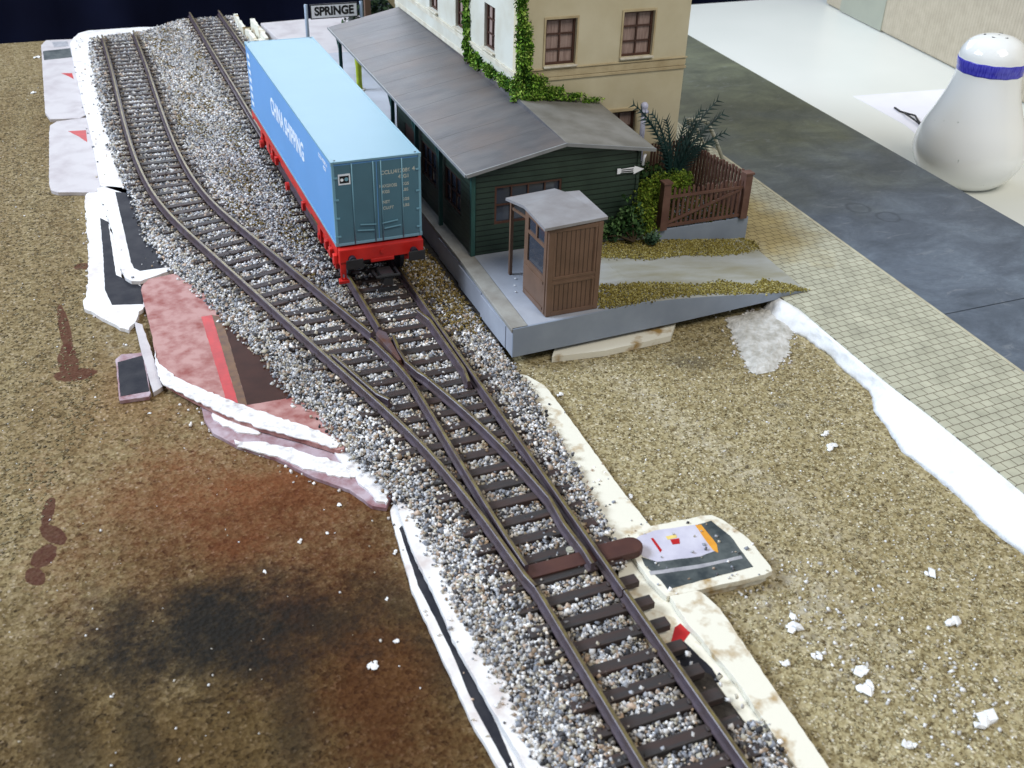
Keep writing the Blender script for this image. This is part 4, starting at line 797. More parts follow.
# ================================================================ green platform building with its roof
hut = thing('waiting_shed', (6, 2, 1.3), 'dark green clapboard platform shed with a grey felt gable roof and long canopy', 'platform shed')
fx0, fx1, fy = 3.02, 8.92, -.19
LX, RX, TX = 2.72, 9.36, 6.09       # left eave, right eave, ridge
zl = lambda y: 4.22 + .0175 * (y + .44); ztp = lambda y: 4.88 + .05 * min(y + .44, 4.33) if y < 4 else 5.10 + .0 * y
def wallgrid(name, parent, origin, ux, vz, width, height, holes, thick, m, nrm, top=None):
    """wall with rectangular openings; ux = unit along, nrm = outward normal; real thickness"""
    us = sorted({0, width, *[h[0] for h in holes], *[h[1] for h in holes]}); vs_ = sorted({0, height, *[h[2] for h in holes], *[h[3] for h in holes]})
    mb = MB(); O = Vector(origin); U = Vector(ux); N_ = Vector(nrm)
    for a, b_ in zip(us, us[1:]):
        for c_, d in zip(vs_, vs_[1:]):
            if any(h[0] - 1e-6 <= a and b_ <= h[1] + 1e-6 and h[2] - 1e-6 <= c_ and d <= h[3] + 1e-6 for h in holes): continue
            mb.obox(O + U * (a + b_) / 2 - N_ * thick / 2 + Vector((0, 0, (c_ + d) / 2)), U * (b_ - a) / 2, N_ * thick / 2, (0, 0, (d - c_) / 2))
    o = mb.build(name, m, parent)
    bm = bmesh.new(); bm.from_mesh(o.data); bmesh.ops.remove_doubles(bm, verts=bm.verts, dist=1e-4)
    # drop the internal faces two neighbouring blocks share
    seen = {}
    for f in bm.faces: seen.setdefault(tuple(sorted(v.index for v in f.verts)), []).append(f)
    bmesh.ops.delete(bm, geom=[f for L in seen.values() if len(L) > 1 for f in L], context='FACES'); bm.to_mesh(o.data); bm.free()
    return o
def window(parent, origin, ux, nrm, w, h, cols, rows, frame, back, name='window', depth=.10, fw=.05, bar=.035, sill=None, pane_name='pane'):
    O = Vector(origin); U = Vector(ux); N_ = Vector(nrm); Z = Vector((0, 0, 1))
    mb = MB(); c = O - N_ * depth
    for s in (0, 1):
        mb.obox(c + U * (fw / 2 + s * (w - fw)) + Z * h / 2, U * fw / 2, N_ * .03, Z * h / 2); mb.obox(c + U * w / 2 + Z * (fw / 2 + s * (h - fw)), U * (w / 2 - fw), N_ * .028, Z * fw / 2)
    for i in range(1, cols): mb.obox(c + U * w * i / cols + Z * h / 2, U * bar / 2, N_ * .022, Z * (h / 2 - fw))
    for j in range(1, rows): mb.obox(c + U * w / 2 + Z * h * j / rows, U * (w / 2 - fw), N_ * .018, Z * bar / 2)
    f = mb.build(name, frame, parent)
    MB().obox(c - N_ * .05 + U * w / 2 + Z * h / 2, U * (w / 2 - .01), N_ * .008, Z * (h / 2 - .01)).build(pane_name, back, f)
    if sill: MB().obox(O + U * w / 2 - Z * .035 + N_ * .03, U * (w / 2 + .06), N_ * .09, Z * .03).build('sill', sill, f, bevel=.01)
    return f
wx0 = 3.78 - fx0; wx1 = 6.12 - fx0
wallgrid('front_wall', hut, (fx0, fy, 1.30), (1, 0, 0), None, fx1 - fx0, 2.86, [(wx0, wx1, 1.0, 2.30)], .12, M['green_wall'], (0, -1, 0))
MB().add  # noqa
g = MB(); g.add([(fx0, fy, 4.16), (fx1, fy, 4.16), (TX, fy, 4.86), (fx0, fy + .12, 4.16), (fx1, fy + .12, 4.16), (TX, fy + .12, 4.86)], [(0, 1, 2), (3, 5, 4), (0, 3, 4, 1), (1, 4, 5, 2), (2, 5, 3, 0)]); g.build('gable', M['green_wall'], hut)
wallgrid('side_wall', hut, (fx0, 8.0, 1.30), (0, -1, 0), None, 8.0 + fy * -1 - .0, 2.9, [(1.0, 2.1, .1, 2.2), (3.0, 4.6, .95, 2.2), (5.5, 7.1, .95, 2.2)], .12, M['green_wall'], (-1, 0, 0))
MB().box((fx1 - .12, fy + .12, 1.30), (fx1, 3.85, 4.2)).build('side_wall', M['green_wall'], hut)
MB().box((fx0 + .12, 8.0, 1.3), (6.0, 8.12, 4.3)).build('end_wall', M['green_wall'], hut)
MB().box((fx0 - .06, fy - .06, 1.30), (fx0 + .09, fy + .09, 4.15)).build('corner_post', M['green'], hut, bevel=.015)
MB().box((fx1 - .07, fy - .05, 1.30), (fx1 + .05, fy + .07, 4.25)).build('corner_post', M['green_wall'], hut, bevel=.015)
window(hut, (3.78, fy, 2.30), (1, 0, 0), (0, -1, 0), 2.34, 1.30, 4, 2, M['win_brown'], M['glass'], fw=.07, bar=.05, depth=.04)
for y0, w_ in ((8.0 - 4.6, 1.6), (8.0 - 7.1, 1.6)):
    window(hut, (fx0, y0, 2.25), (0, 1, 0), (-1, 0, 0), w_, 1.25, 3, 2, M['win_brown'], M['glass'], fw=.07, bar=.05, depth=.05)
d = MB().box((fx0 + .02, 5.92, 1.40), (fx0 + .07, 6.98, 3.5)).build('door', M['win_brown'], hut); MB().box((fx0 - .02, 6.05, 2.35), (fx0 + .02, 6.13, 2.45)).build('handle', M['black'], d)
# roof: two slopes up to the ridge; the left slope runs on as the canopy
th = .07
def slab(pts, t):
    n = len(pts); vs = [tuple(p) for p in pts] + [(p[0], p[1], p[2] - t) for p in pts]
    mb = MB(); mb.add(vs, [tuple(range(n)), tuple(range(2 * n - 1, n - 1, -1))] + [(i, n + i, n + (i + 1) % n, (i + 1) % n) for i in range(n)]); return mb
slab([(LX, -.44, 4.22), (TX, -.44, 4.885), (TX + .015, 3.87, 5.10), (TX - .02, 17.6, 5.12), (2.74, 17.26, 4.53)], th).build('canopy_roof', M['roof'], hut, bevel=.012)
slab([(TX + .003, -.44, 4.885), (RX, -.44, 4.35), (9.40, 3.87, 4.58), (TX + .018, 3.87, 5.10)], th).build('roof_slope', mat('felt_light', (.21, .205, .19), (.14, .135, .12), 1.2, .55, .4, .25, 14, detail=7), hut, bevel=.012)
mb = MB(); mb.beam((LX, -.47, 4.17), (TX, -.47, 4.83), .05, .11); mb.beam((TX, -.47, 4.83), (RX, -.47, 4.30), .05, .11); mb.build('fascia', M['fascia'], hut)
MB().beam((LX - .02, -.44, 4.17), (LX, 17.26, 4.48), .05, .09).build('gutter', M['fascia'], hut)
mb = MB(); mb.beam((3.03, 8.0, 4.22), (3.03, 17.2, 4.38), .12, .14); mb.build('canopy_beam', M['green'], hut)
for y in (2.5, 5.1, 8.0, 15.8):
    z = 4.05 + .017 * y; mb = MB(); mb.box((2.80, y - .06, 1.30), (2.93, y + .06, z)); mb.beam((2.86, y + .05, z - .5), (2.86, y + .5, z - .02), .07, .07); mb.build('canopy_post', M['green'], hut)
ar = MB()     # white direction arrow board on the wall
tag_arrow = thing('arrow_sign', (8.15, fy - .05, 3.55), 'small white arrow board pointing right on the green gable wall', 'arrow sign')
y_ = fy - .05
def ypr(pts, y0, y1):     # prism in the xz plane
    n = len(pts); vs = [(p[0], y0, p[1]) for p in pts] + [(p[0], y1, p[1]) for p in pts]
    mb = MB(); mb.add(vs, [tuple(range(n)), tuple(range(2 * n - 1, n - 1, -1))] + [(i, n + i, n + (i + 1) % n, (i + 1) % n) for i in range(n)]); return mb
ypr([(8.10, 3.53), (8.22, 3.53), (8.22, 3.56), (8.72, 3.53), (8.72, 3.46), (9.10, 3.60), (8.74, 3.74), (8.74, 3.70), (8.22, 3.68), (8.22, 3.71), (8.10, 3.71)], y_ - .03, y_).build('board', M['white'], tag_arrow)
ypr([(8.25, 3.575), (8.70, 3.555), (8.70, 3.595), (8.25, 3.610)], y_ - .036, y_ - .03).build('black_lettering', M['ink'], tag_arrow)
ypr([(8.25, 3.64), (8.70, 3.63), (8.70, 3.66), (8.25, 3.668)], y_ - .036, y_ - .03).build('black_lettering', M['ink'], tag_arrow)
mb = MB(); mb.tube([(9.02, -.30, 3.75), (9.02, -.32, 4.0), (9.02, -.40, 4.15)], .045, 10); tag(mb.build('downpipe_stub', M['white'], at=(9.02, -.3, 3.75), smooth=True), 'short white pipe end under the right eave of the green shed', 'pipe')
mb = MB(); mb.lathe((6.55, -.62, 3.42), [(0, 0), (.05, .0), (.05, .12), (.02, .14), (.12, .2), (.13, .3), (.08, .38), (0, .4)], 16)
# ================================================================ brown booth
b = thing('ticket_booth', (4.4, -4, 1.3), 'small brown boarded booth with a flat grey roof on the platform corner', 'booth')
bx0, bx1, by0, by1, bz, bt = 3.62, 5.32, -4.80, -3.05, 1.295, 4.13
MB().box((bx0 + .1, by0 + .03, bz + .1), (bx1 - .1, by0 + .08, bt)).build('front_boarding', M['hut_plank'], b)
mb = MB()
for x in (bx0, bx1 - .16): mb.box((x, by0, bz), (x + .16, by0 + .1, bt - .02))
mb.build('corner_post', M['hut_brown'], b, bevel=.012)
mb = MB()
for z, h in ((bz, .14), (bz + 1.02, .09), (bz + 1.18, .09), (bt - .16, .12)): mb.box((bx0 + .16, by0 + .002, z), (bx1 - .16, by0 + .07, z + h))
for x in (bx0 + .16, bx1 - .24):
    mb.box((x, by0 + .006, bz + .14), (x + .07, by0 + .066, bz + 1.02)); mb.box((x, by0 + .006, bz + 1.27), (x + .07, by0 + .066, bt - .16))
mb.box((bx0 + .16, by0 + .02, bz + 1.11), (bx1 - .16, by0 + .06, bz + 1.18))
mb.build('front_frame', M['hut_brown'], b, bevel=.008)
wallgrid('window_wall', b, (bx0, by1, bz), (0, -1, 0), None, (by1 - by0) - .1, bt - bz - .03, [(.26, 1.42, 1.20, 2.08), (.26, .80, 2.18, 2.58), (.90, 1.42, 2.18, 2.58)], .1, M['hut_brown'], (-1, 0, 0))
mb = MB()
for a_, c_ in (((by0 + .28, bz + .95), (by1 - .1, bz + 1.03)), ((by0 + .28, bz + .12), (by1 - .1, bz + .19))): mb.box((bx0 - .025, a_[0], a_[1]), (bx0 + .002, c_[0], c_[1]))
mb.box((bx0 - .02, by0 + .12, bz + .05), (bx0 + .002, by0 + .17, bt - .1)); mb.build('side_trim', M['hut_brown'], b)
MB().box((bx0 + .045, by1 - 1.42, bz + 1.2), (bx0 + .055, by1 - .26, bz + 2.58)).build('pane', M['glass'], b)
MB().box((bx1 - .1, by0 + .1, bz), (bx1, by1, bt)).build('right_wall', M['hut_plank'], b)
MB().box((bx0 + .1, by1 - .1, bz), (bx1 - .1, by1, bt)).build('rear_wall', M['hut_plank'], b)
MB().box((bx0 + .3, by0 + .5, bz), (bx1 - .3, by1 - .4, bz + 1.1)).build('counter', M['hut_brown'], b)
d = MB().box((bx1, by0 + .5, bz + .03), (bx1 + .03, by0 + 1.2, bt - .35)).build('door', M['hut_brown'], b); MB().lathe((bx1 + .055, by0 + .6, bz + 1.35), [(0, -.03), (.03, -.02), (.03, .02), (0, .03)], 12).build('knob', M['black'], d)
MB().box((3.66, -1.86, bz), (3.76, -1.76, 3.86)).build('porch_post', M['hut_brown'], b)
mb = MB(); mb.beam((3.71, -1.8, 3.82), (3.68, by1 - .05, 4.04), .08, .12); mb.beam((3.71, -1.9, 3.55), (3.69, by1 + .02, 3.72), .05, .07); mb.beam((3.62, -1.84, 3.86), (4.95, -1.84, 3.93), .08, .10); mb.build('porch_beam', M['hut_brown'], b)
RP = [(3.36, -4.98), (5.48, -4.72), (5.56, -2.72), (5.28, -2.42), (4.86, -2.30), (3.22, -1.85), (3.16, -2.1), (3.32, -3.0), (3.30, -3.4)]
RP = [(3.34, -4.97), (5.50, -4.72), (5.56, -2.66), (5.02, -2.54), (4.92, -2.02), (3.30, -1.82), (3.24, -3.0)]
vs = [(x, y, 4.22 + .05 * (y + 4.9) * 0 + .02) for x, y in RP]
vs = [(3.40, -4.95, 4.22), (5.46, -4.75, 4.22), (5.52, -2.7, 4.22), (5.14, -2.5, 4.15), (3.50, -3.2, 4.19), (5.08, -1.88, 4.03), (3.46, -1.88, 3.93)]
vs += [(v[0], v[1], v[2] - .085) for v in vs]
mb = MB(); mb.add(vs, [(0, 1, 2, 3, 4), (4, 3, 5, 6), (11, 10, 9, 8, 7), (13, 12, 10, 11), (0, 7, 8, 1), (1, 8, 9, 2), (2, 9, 10, 3), (3, 10, 12, 5), (5, 12, 13, 6), (6, 13, 11, 4), (4, 11, 7, 0)]); mb.build('roof', M['roof_hut'], b)
# small pinkish thing behind the booth roof
o = MB().lathe((6.35, -.8, 1.30), [(.10, 0), (.10, .04), (.035, .06), (.03, 1.55), (.10, 1.6), (.13, 1.70), (.12, 1.80), (.06, 1.88), (0, 1.90)], 16).build('lamp_post', mat('lamp_pink', (.62, .46, .40), None, 3, .5, .4), at=(6.35, -.8, 1.3), smooth=True)
tag(o, 'slim post with a pale pink globe just behind the roof of the booth', 'lamp post')
# three white crumbs on the platform
for k, (x, y, lb) in enumerate(((3.55, -2.6, 'white speck on the platform left of the booth, nearest its post'), (3.42, -3.05, 'white speck on the platform left of the booth window'), (3.75, -2.2, 'white speck on the platform behind the porch post'))):
    crumb(x, y, .045, lb); COL.objects[-1].location.z = 1.31
# ================================================================ station building
sb = thing('station_building', (9.4, 11, .5), 'tall cream and yellow station building with brown windows and climbing ivy', 'building')
X0, X1, Y0, Y1, ZB, ZT = 6.10, 12.78, 3.88, 18.2, .51, 13.0
fw = [(7.16, 6.05, 1.16, 1.56), (10.12, 6.12, 1.22, 1.56), (7.16, 9.6, 1.16, 1.6), (10.12, 9.6, 1.22, 1.6), (9.72, 2.35, 1.2, 1.80)]
wallgrid('front_wall', sb, (X0, Y0, ZB), (1, 0, 0), None, X1 - X0, ZT - ZB, [(x - X0, x - X0 + w, z - ZB, z - ZB + h) for x, z, w, h in fw], .3, M['wall_front'], (0, -1, 0))
for x, z, w, h in fw:
    f = window(sb, (x, Y0, z), (1, 0, 0), (0, -1, 0), w, h, 2, 3, M['win_brown'], M['curtain'], depth=.13, fw=.08, bar=.055, sill=M['sill'], pane_name='curtained_pane')
    mb = MB(); mb.box((x - .07, Y0 - .035, z), (x - .002, Y0 - .001, z + h + .07)); mb.box((x + w + .002, Y0 - .035, z), (x + w + .07, Y0 - .001, z + h + .07)); mb.box((x - .002, Y0 - .035, z + h), (x + w + .002, Y0 - .001, z + h + .07)); mb.build('surround', M['trim'], f)
ly = [5.90, 9.0, 12.2, 15.4]
wallgrid('left_wall', sb, (X0, Y1, ZB), (0, -1, 0), None, Y1 - Y0 - .3, ZT - ZB, [(Y1 - y - 1.05, Y1 - y, 6.05 - ZB, 7.6 - ZB) for y in ly], .3, M['wall_left'], (-1, 0, 0))
for y in ly: window(sb, (X0, y, 6.05), (0, 1, 0), (-1, 0, 0), 1.05, 1.55, 2, 3, M['win_brown'], M['curtain'], depth=.13, fw=.08, bar=.055, sill=M['trim_left'], pane_name='curtained_pane')
MB().box((X1 - .3, Y0 + .3, ZB), (X1, Y1, ZT)).build('right_wall', M['wall_front'], sb)
MB().box((X0 + .3, Y1 - .3, ZB), (X1 - .3, Y1, ZT)).build('rear_wall', M['wall_left'], sb)
MB().box((X0 - .4, Y0 - .4, ZT), (X1 + .4, Y1 + .4, ZT + .25)).build('roof', M['fascia'], sb)
mb = MB()
for z, h, p in ((5.62, .10, .05), (5.74, .24, .025), (6.0, .05, .06)): mb.box((X0, Y0 - p, z - .08), (X1 + p, Y0 - .001, z + h - .08))
mb.build('string_course', M['trim'], sb, bevel=.01)
mb = MB(); mb.box((X0 - .05, Y0 - .0, 5.72), (X0 - .001, Y1, 5.84)); mb.box((X0 - .07, Y0 - .0, 5.84), (X0 - .001, Y1, 5.90)); mb.box((X0 - .03, Y0, 5.12), (X0 - .001, Y1, 5.3)); mb.build('string_course', M['trim_left'], sb, bevel=.01)
MB().box((9.62, Y0 - .08, 4.17), (11.05, Y0 - .001, 4.27)).build('door_lintel', M['trim'], sb)
# drainpipe with ball finial
dp = MB(); dp.tube([(10.98, 3.3, 1.33), (10.94, 3.3, 4.30)], .095, 14); dp.lathe((10.94, 3.3, 4.22), [(.10, 0), (.17, .02), (.17, .09), (.11, .12), (.14, .2), (.14, .3), (.08, .38), (0, .40)], 20)
tag(dp.build('vent_pipe', M['lavender'], at=(10.95, 3.3, 1.33), smooth=True), 'white vent pipe with a ball cap behind the shed roof, left of the spiky plant', 'vent pipe')
# ================================================================ foliage
def leaves(name, blobs, n, size, pal, mt='leaf', parent=None, up=0.):
    pal = np.array(pal); V = []; C = []
    tot = sum(b_[3] * b_[4] * b_[5] for b_ in blobs)
    P = []
    for cx, cy, cz, rx_, ry_, rz_ in blobs:
        k = max(6, int(n * rx_ * ry_ * rz_ / tot)); d = rng.normal(size=(k, 3)); d /= np.linalg.norm(d, axis=1)[:, None]; rr = rng.random((k, 1)) ** .45
        lump = 1 + .25 * np.sin(d[:, :1] * 7 + cx * 3) * np.cos(d[:, 1:2] * 6 + cy)
        P.append(np.array([cx, cy, cz]) + d * rr * lump * np.array([rx_, ry_, rz_]))
    P = np.concatenate(P); n = len(P); Rm = rotm(n); s = size * (.6 + .8 * rng.random((n, 1, 1)))
    q = np.array([(-1, 0, 0), (-.1, -.55, .12), (1, 0, -.05), (-.1, .55, .12)], float)
    V = np.einsum('nij,nkj->nki', Rm, np.repeat(q[None], n, 0)) * s + P[:, None, :]
    F = np.arange(n * 4).reshape(-1, 4)
    # clump colour follows a slow pattern plus a random step per leaf
    t = np.clip(.5 + .35 * np.sin(P[:, 0] * 5.1 + P[:, 2] * 3.3) * np.cos(P[:, 1] * 4.7 + P[:, 2] * 2) + rng.normal(0, .22, n), 0, .999)
    C = pal[(t * len(pal)).astype(int)] * (.8 + .4 * rng.random((n, 1))); C = np.repeat(np.concatenate([C, np.ones((n, 1))], 1), 4, 0)
    return fast_mesh(name, V.reshape(-1, 3), F, M[mt], C, parent)
def plant(name, base, label, cat, blobs, n, size, pal, stems=4):
    t = thing(name, base, label, cat); leaves('foliage', blobs, n, size, pal, parent=t)
    mb = MB()
    for i in range(stems):
        b_ = blobs[i % len(blobs)]; mb.tube([base, ((base[0] + b_[0]) / 2 + .1, (base[1] + b_[1]) / 2, (base[2] + b_[2]) / 2 + .1), (b_[0], b_[1], b_[2])], [.05, .035, .015], 6)
    mb.build('stem', M['stem'], t); return t
DG = [(.02, .055, .018), (.045, .10, .03), (.09, .16, .06), (.03, .07, .03)]
BG = [(.06, .11, .012), (.12, .19, .02), (.21, .27, .035), (.09, .15, .02)]
plant('shrub', (8.6, -.9, 1.3), 'dark green leafy shrub against the right end of the green wall', 'shrub', [(8.0, -.55, 1.7, .5, .3, .4), (8.4, -.6, 2.1, .36, .3, .45), (8.75, -.7, 1.65, .42, .3, .35), (7.45, -.55, 1.5, .3, .25, .22), (8.35, -.55, 2.75, .14, .12, .14), (8.9, -.5, 2.15, .25, .25, .35)], 950, .085, DG)
plant('shrub', (9.7, -.1, 1.33), 'bright yellow green shrub left of the garden gate', 'shrub', [(8.95, -.5, 2.0, .38, .25, .45), (9.1, -.3, 2.6, .35, .3, .4), (9.25, -.45, 1.8, .42, .3, .6), (9.6, .1, 2.2, .5, .45, .6), (10.3, .6, 2.3, .65, .55, .5), (11.0, .8, 2.3, .5, .5, .4), (10.2, .5, 2.75, .45, .4, .3), (11.4, 1.0, 2.4, .5, .5, .4), (9.35, -.75, 1.45, .35, .2, .3), (9.5, .2, 2.75, .3, .3, .35)], 6200, .05, BG)
plant('shrub', (9.8, 1.8, 1.33), 'shrub with leaves coloured as deep shade between the shed and the spiky plant', 'shrub', [(9.75, 1.7, 2.3, .6, .8, .9), (10.7, 1.9, 2.1, .7, .7, .7), (11.7, 2.0, 1.9, .7, .7, .5)], 2600, .08, [(.012, .03, .012), (.02, .05, .015), (.05, .09, .02)])  # added to fill the dark behind the bushes; shade put into leaf colours
plant('shrub', (9.35, -.9, 1.2), 'small blue green herb at the foot of the left gate post', 'herb', [(9.30, -.95, 1.35, .28, .22, .22)], 160, .08, [(.05, .10, .06), (.09, .15, .09)], 2)
IV = [(.03, .085, .012), (.08, .18, .02), (.18, .34, .04), (.34, .48, .10), (.05, .12, .015)]
iv = thing('ivy', (6.0, 3.8, 4.9), 'green ivy climbing the corner of the cream and yellow building', 'ivy')
leaves('foliage', [(6.12, 3.78, 5.3, .25, .18, .6), (6.35, 3.74, 6.2, .28, .16, .7), (6.28, 3.75, 7.2, .30, .16, .7), (6.2, 3.75, 8.3, .25, .16, .8), (6.75, 3.66, 5.45, .5, .18, .45), (7.4, 3.66, 5.15, .55, .16, .28), (8.2, 3.68, 4.95, .6, .13, .16), (9.0, 3.68, 4.75, .5, .1, .12), (6.05, 4.7, 5.35, .14, .9, .26), (6.03, 6.2, 5.35, .13, .8, .25), (6.6, 3.62, 5.2, .55, .25, .35), (6.35, 3.7, 6.6, .32, .2, 1.0)], 10000, .058, IV, parent=iv)
MB().tube([(6.04, 3.8, 5.0), (6.2, 3.8, 6.2), (6.1, 3.8, 7.4), (6.2, 3.8, 8.6)], .03, 6).build('stem', M['stem'], iv)
iv = thing('ivy', (6.0, 8.3, 5.0), 'bright ivy vine on the cream side wall between two windows', 'ivy')
leaves('foliage', [(6.03, 8.55, 5.6, .14, .32, .55), (6.03, 8.62, 6.5, .14, .28, .6), (6.03, 8.7, 7.5, .14, .28, .7), (6.03, 7.7, 5.35, .14, .75, .3)], 1500, .085, IV, parent=iv)
MB().tube([(6.04, 8.5, 5.0), (6.04, 8.6, 6.2), (6.04, 8.7, 8.0)], .03, 6).build('stem', M['stem'], iv)
# spiky palm like plant: curved fronds with narrow leaflets
pm = thing('palm_plant', (12.0, 2.55, 1.33), 'dark teal spiky palm plant with feathery fronds in the fenced garden', 'palm plant')
B0 = Vector((11.95, 2.55, 1.33)); tips = [(-1.8, .1, 3.45), (-.95, .2, 3.0), (-.35, .2, 2.7), (.45, .2, 2.6), (1.1, .3, 2.9), (1.9, .1, 2.75), (1.85, .2, 2.6), (1.9, -.2, 2.15), (-.8, -.3, 2.3), (.7, -.5, 1.9), (1.75, .3, 3.2), (1.3, -.3, 1.9), (-1.3, .1, 2.9), (1.0, .3, 2.4)]
for k, t in enumerate(tips):
    T = B0 + Vector(t); mid = B0 + Vector((t[0] * .25, t[1] * .25, t[2] * .72)); mb = MB()
    pts = [B0 * (1 - u) ** 2 + 2 * u * (1 - u) * mid + T * u * u for u in [i_ / 16 for i_ in range(17)]]
    mb.tube(pts, [.06 * (1 - i / 18) + .012 for i in range(17)], 6)
    for i in range(4, 17):
        d = (pts[min(i + 1, 16)] - pts[i - 1]).normalized(); sd = d.cross(Vector((.2, -1, .3))).normalized()
        for h_ in (0,):
            p = pts[i] - d * h_ * .2
            for s in (-1, 1):
                L = (.5 if i < 13 else .36) * (.8 + .4 * random.random()); e = p + d * L * .7 + sd * s * L * .62 + Vector((0, -.05, -.04)); w = d * .05
                n_ = sd.cross(d) * .012
                mb.add([tuple(p - w), tuple(p + w), tuple(e), tuple(p + n_)], [(0, 1, 2), (0, 2, 3), (1, 3, 2), (0, 3, 1)])
    mb.build('frond', mat('palm_teal', (.012, .045, .042), (.006, .022, .02), 3, .5, .4) if k == 0 else bpy.data.materials['palm_teal'], pm)
MB().lathe(tuple(B0), [(.22, 0), (.16, .3), (.12, .7), (0, .75)], 12).build('trunk', M['stem'], pm)
# dark hedge and timber frame behind the canopy
plant('hedge', (7.6, 27, 1.27), 'dark hedge behind the far end of the canopy', 'hedge', [(6.6, 27, 1.9, .9, .6, .9), (8.0, 27.2, 2.4, 1.2, .7, 1.4), (9.6, 27, 2.4, 1.2, .7, 1.4), (6.1, 26.6, 1.6, .4, .4, .5)], 2600, .14, [(.01, .02, .01), (.015, .035, .012), (.06, .10, .05), (.25, .27, .27)])
tf = thing('timber_frame', (6.6, 25.6, 1.27), 'brown timber post with a slanting beam behind the far canopy end', 'timber frame')
MB().box((6.62, 25.5, 1.27), (6.92, 25.75, 5.2)).build('post', M['hut_brown'], tf); MB().beam((6.9, 25.7, 5.0), (8.7, 25.6, 2.9), .3, .35).build('slanting_beam', M['trim'], tf)
# lime coloured post on the platform
o = MB().lathe((4.30, 18.4, 1.295), [(.26, 0), (.26, .07), (.17, .1), (.15, .4), (.14, 1.1), (.18, 1.5), (.12, 1.62), (0, 1.65)], 20)
lp = thing('platform_post', (4.30, 18.4, 1.295), 'lime yellow tapered post on the platform near the far canopy end', 'post')
MB().lathe((4.30, 18.4, 1.295), [(.15, .06), (.13, .4), (.14, 1.1), (.18, 1.5), (.12, 1.62), (0, 1.65)], 20).build('shaft', M['lime'], lp, smooth=True)
MB().lathe((4.30, 18.4, 1.290), [(.27, 0), (.27, .05), (.2, .07), (0, .07)], 20).build('foot', M['sill'], lp)
# ================================================================ fence, gate and handrail
def post(parent, x, y, z0, z1, w=.32): 
    o = MB().box((x - w / 2, y - w / 2, z0), (x + w / 2, y + w / 2, z1 - .08)).build('post', M['fence'], parent)
    MB().box((x - w / 2 - .04, y - w / 2 - .04, z1 - .08), (x + w / 2 + .04, y + w / 2 + .04, z1)).build('cap', M['fence'], o, bevel=.015)
gt = thing('garden_gate', (11.6, -.4, 1.33), 'brown picket gate with a diagonal brace between two square posts', 'gate')
post(gt, 9.96, -.38, 1.335, 3.10, .27); post(gt, 13.22, -.38, 1.335, 3.05, .27)
N_ = 16
for i in range(N_):
    x = 10.17 + i * (12.97 - 10.17) / (N_ - 1); h = 2.72 + .05 * math.sin(i * 1.7)
    ypr([(x - .045, 1.44), (x + .045, 1.44), (x + .045, h), (x, h + .07), (x - .045, h)], -.36, -.32).build('picket', M['fence'], gt)
mb = MB(); mb.box((10.04, -.42, 1.40), (13.08, -.362, 1.50)); mb.build('bottom_rail', M['fence'], gt); MB().box((10.04, -.42, 2.46), (13.08, -.362, 2.55)).build('top_rail', M['fence'], gt)
MB().beam((10.1, -.392, 1.54), (13.0, -.392, 2.42), .05, .09).build('brace', M['fence'], gt)
fe = thing('picket_fence', (13.2, 1.2, 1.33), 'tall brown picket fence running back from the gate to the yellow building', 'fence')
for i in range(20):
    t = i / 19; x = 13.32 - .47 * t; y = -.12 + 3.25 * t
    MB().obox((x, y, 2.12), (.03, 0, 0), (0, .052, 0), (0, 0, .84 + .03 * math.sin(i * 2.1))).build('picket', M['fence'], fe)
for i in range(10):
    t = i / 9; x = 12.65 - 1.1 * t; y = 3.36 + .12 * t
    MB().obox((x, y, 2.15), (.040, 0, 0), (0, .022, 0), (0, 0, .82 + .03 * math.sin(i * 1.3))).build('picket', M['fence'], fe)
post(fe, 12.84, 3.30, 1.335, 3.12, .24)
mb = MB(); mb.beam((13.36, -.2, 2.75), (12.92, 3.2, 2.75), .05, .08); mb.beam((13.36, -.2, 1.55), (12.92, 3.2, 1.55), .05, .08); mb.beam((12.7, 3.41, 2.75), (11.55, 3.52, 2.75), .05, .08); mb.build('rail', M['fence'], fe)
hr = thing('handrail', (15.2, 4.6, .5), 'pale bent tube handrail behind the picket fence', 'handrail')
MB().tube([(16.2, 5, .5), (15.9, 5, 1.1), (15.2, 5, 2.4), (14.85, 5, 2.92), (14.45, 5, 3.1), (13.9, 5, 3.12)], .075, 10).build('tube', M['handrail'], hr, smooth=True)
MB().tube([(15.8, 5.2, .5), (15.2, 5.2, 1.6), (14.45, 5.2, 2.75), (14.0, 5.2, 2.95)], .06, 10).build('tube', M['handrail'], hr, smooth=True)
# ================================================================ container and flat wagon
cx0, cx1, cy0, cy1, cz0, cz1 = -1.40, 1.40, 0, 14.29, 2.20, 4.927
ct = thing('shipping_container', (0, 7.1, 2.2), 'light blue shipping container with white lettering riding on the red wagon', 'shipping container')
MB().box((cx0 + .02, cy0 + .04, cz0), (cx1 - .02, cy1 - .04, cz1 - .03)).build('body', M['blue_side_lit'], ct, bevel=.01)
MB().box((cx0 + .06, cy0 + .06, cz1 - .03), (cx1 - .06, cy1 - .06, cz1 - .01)).build('roof', M['blue'], ct)
mb = MB()
for x in (cx0, cx1 - .07): mb.box((x, cy0 + .09, cz1 - .07), (x + .07, cy1 - .09, cz1)); mb.box((x, cy0 + .09, cz0), (x + .07, cy1 - .09, cz0 + .08))
for y in (cy0 + .005, cy1 - .075): mb.box((cx0 + .09, y, cz1 - .07), (cx1 - .09, y + .07, cz1))
mb.build('frame_rail', M['blue'], ct, bevel=.01)
for x in (cx0 - .005, cx1 - .085):
    for y in (cy0 - .005, cy1 - .085):
        for z in (cz0, cz1 - .13): MB().box((x, y, z), (x + .09, y + .09, z + .135)).build('corner_casting', M['blue'], ct, bevel=.008)
mb = MB()
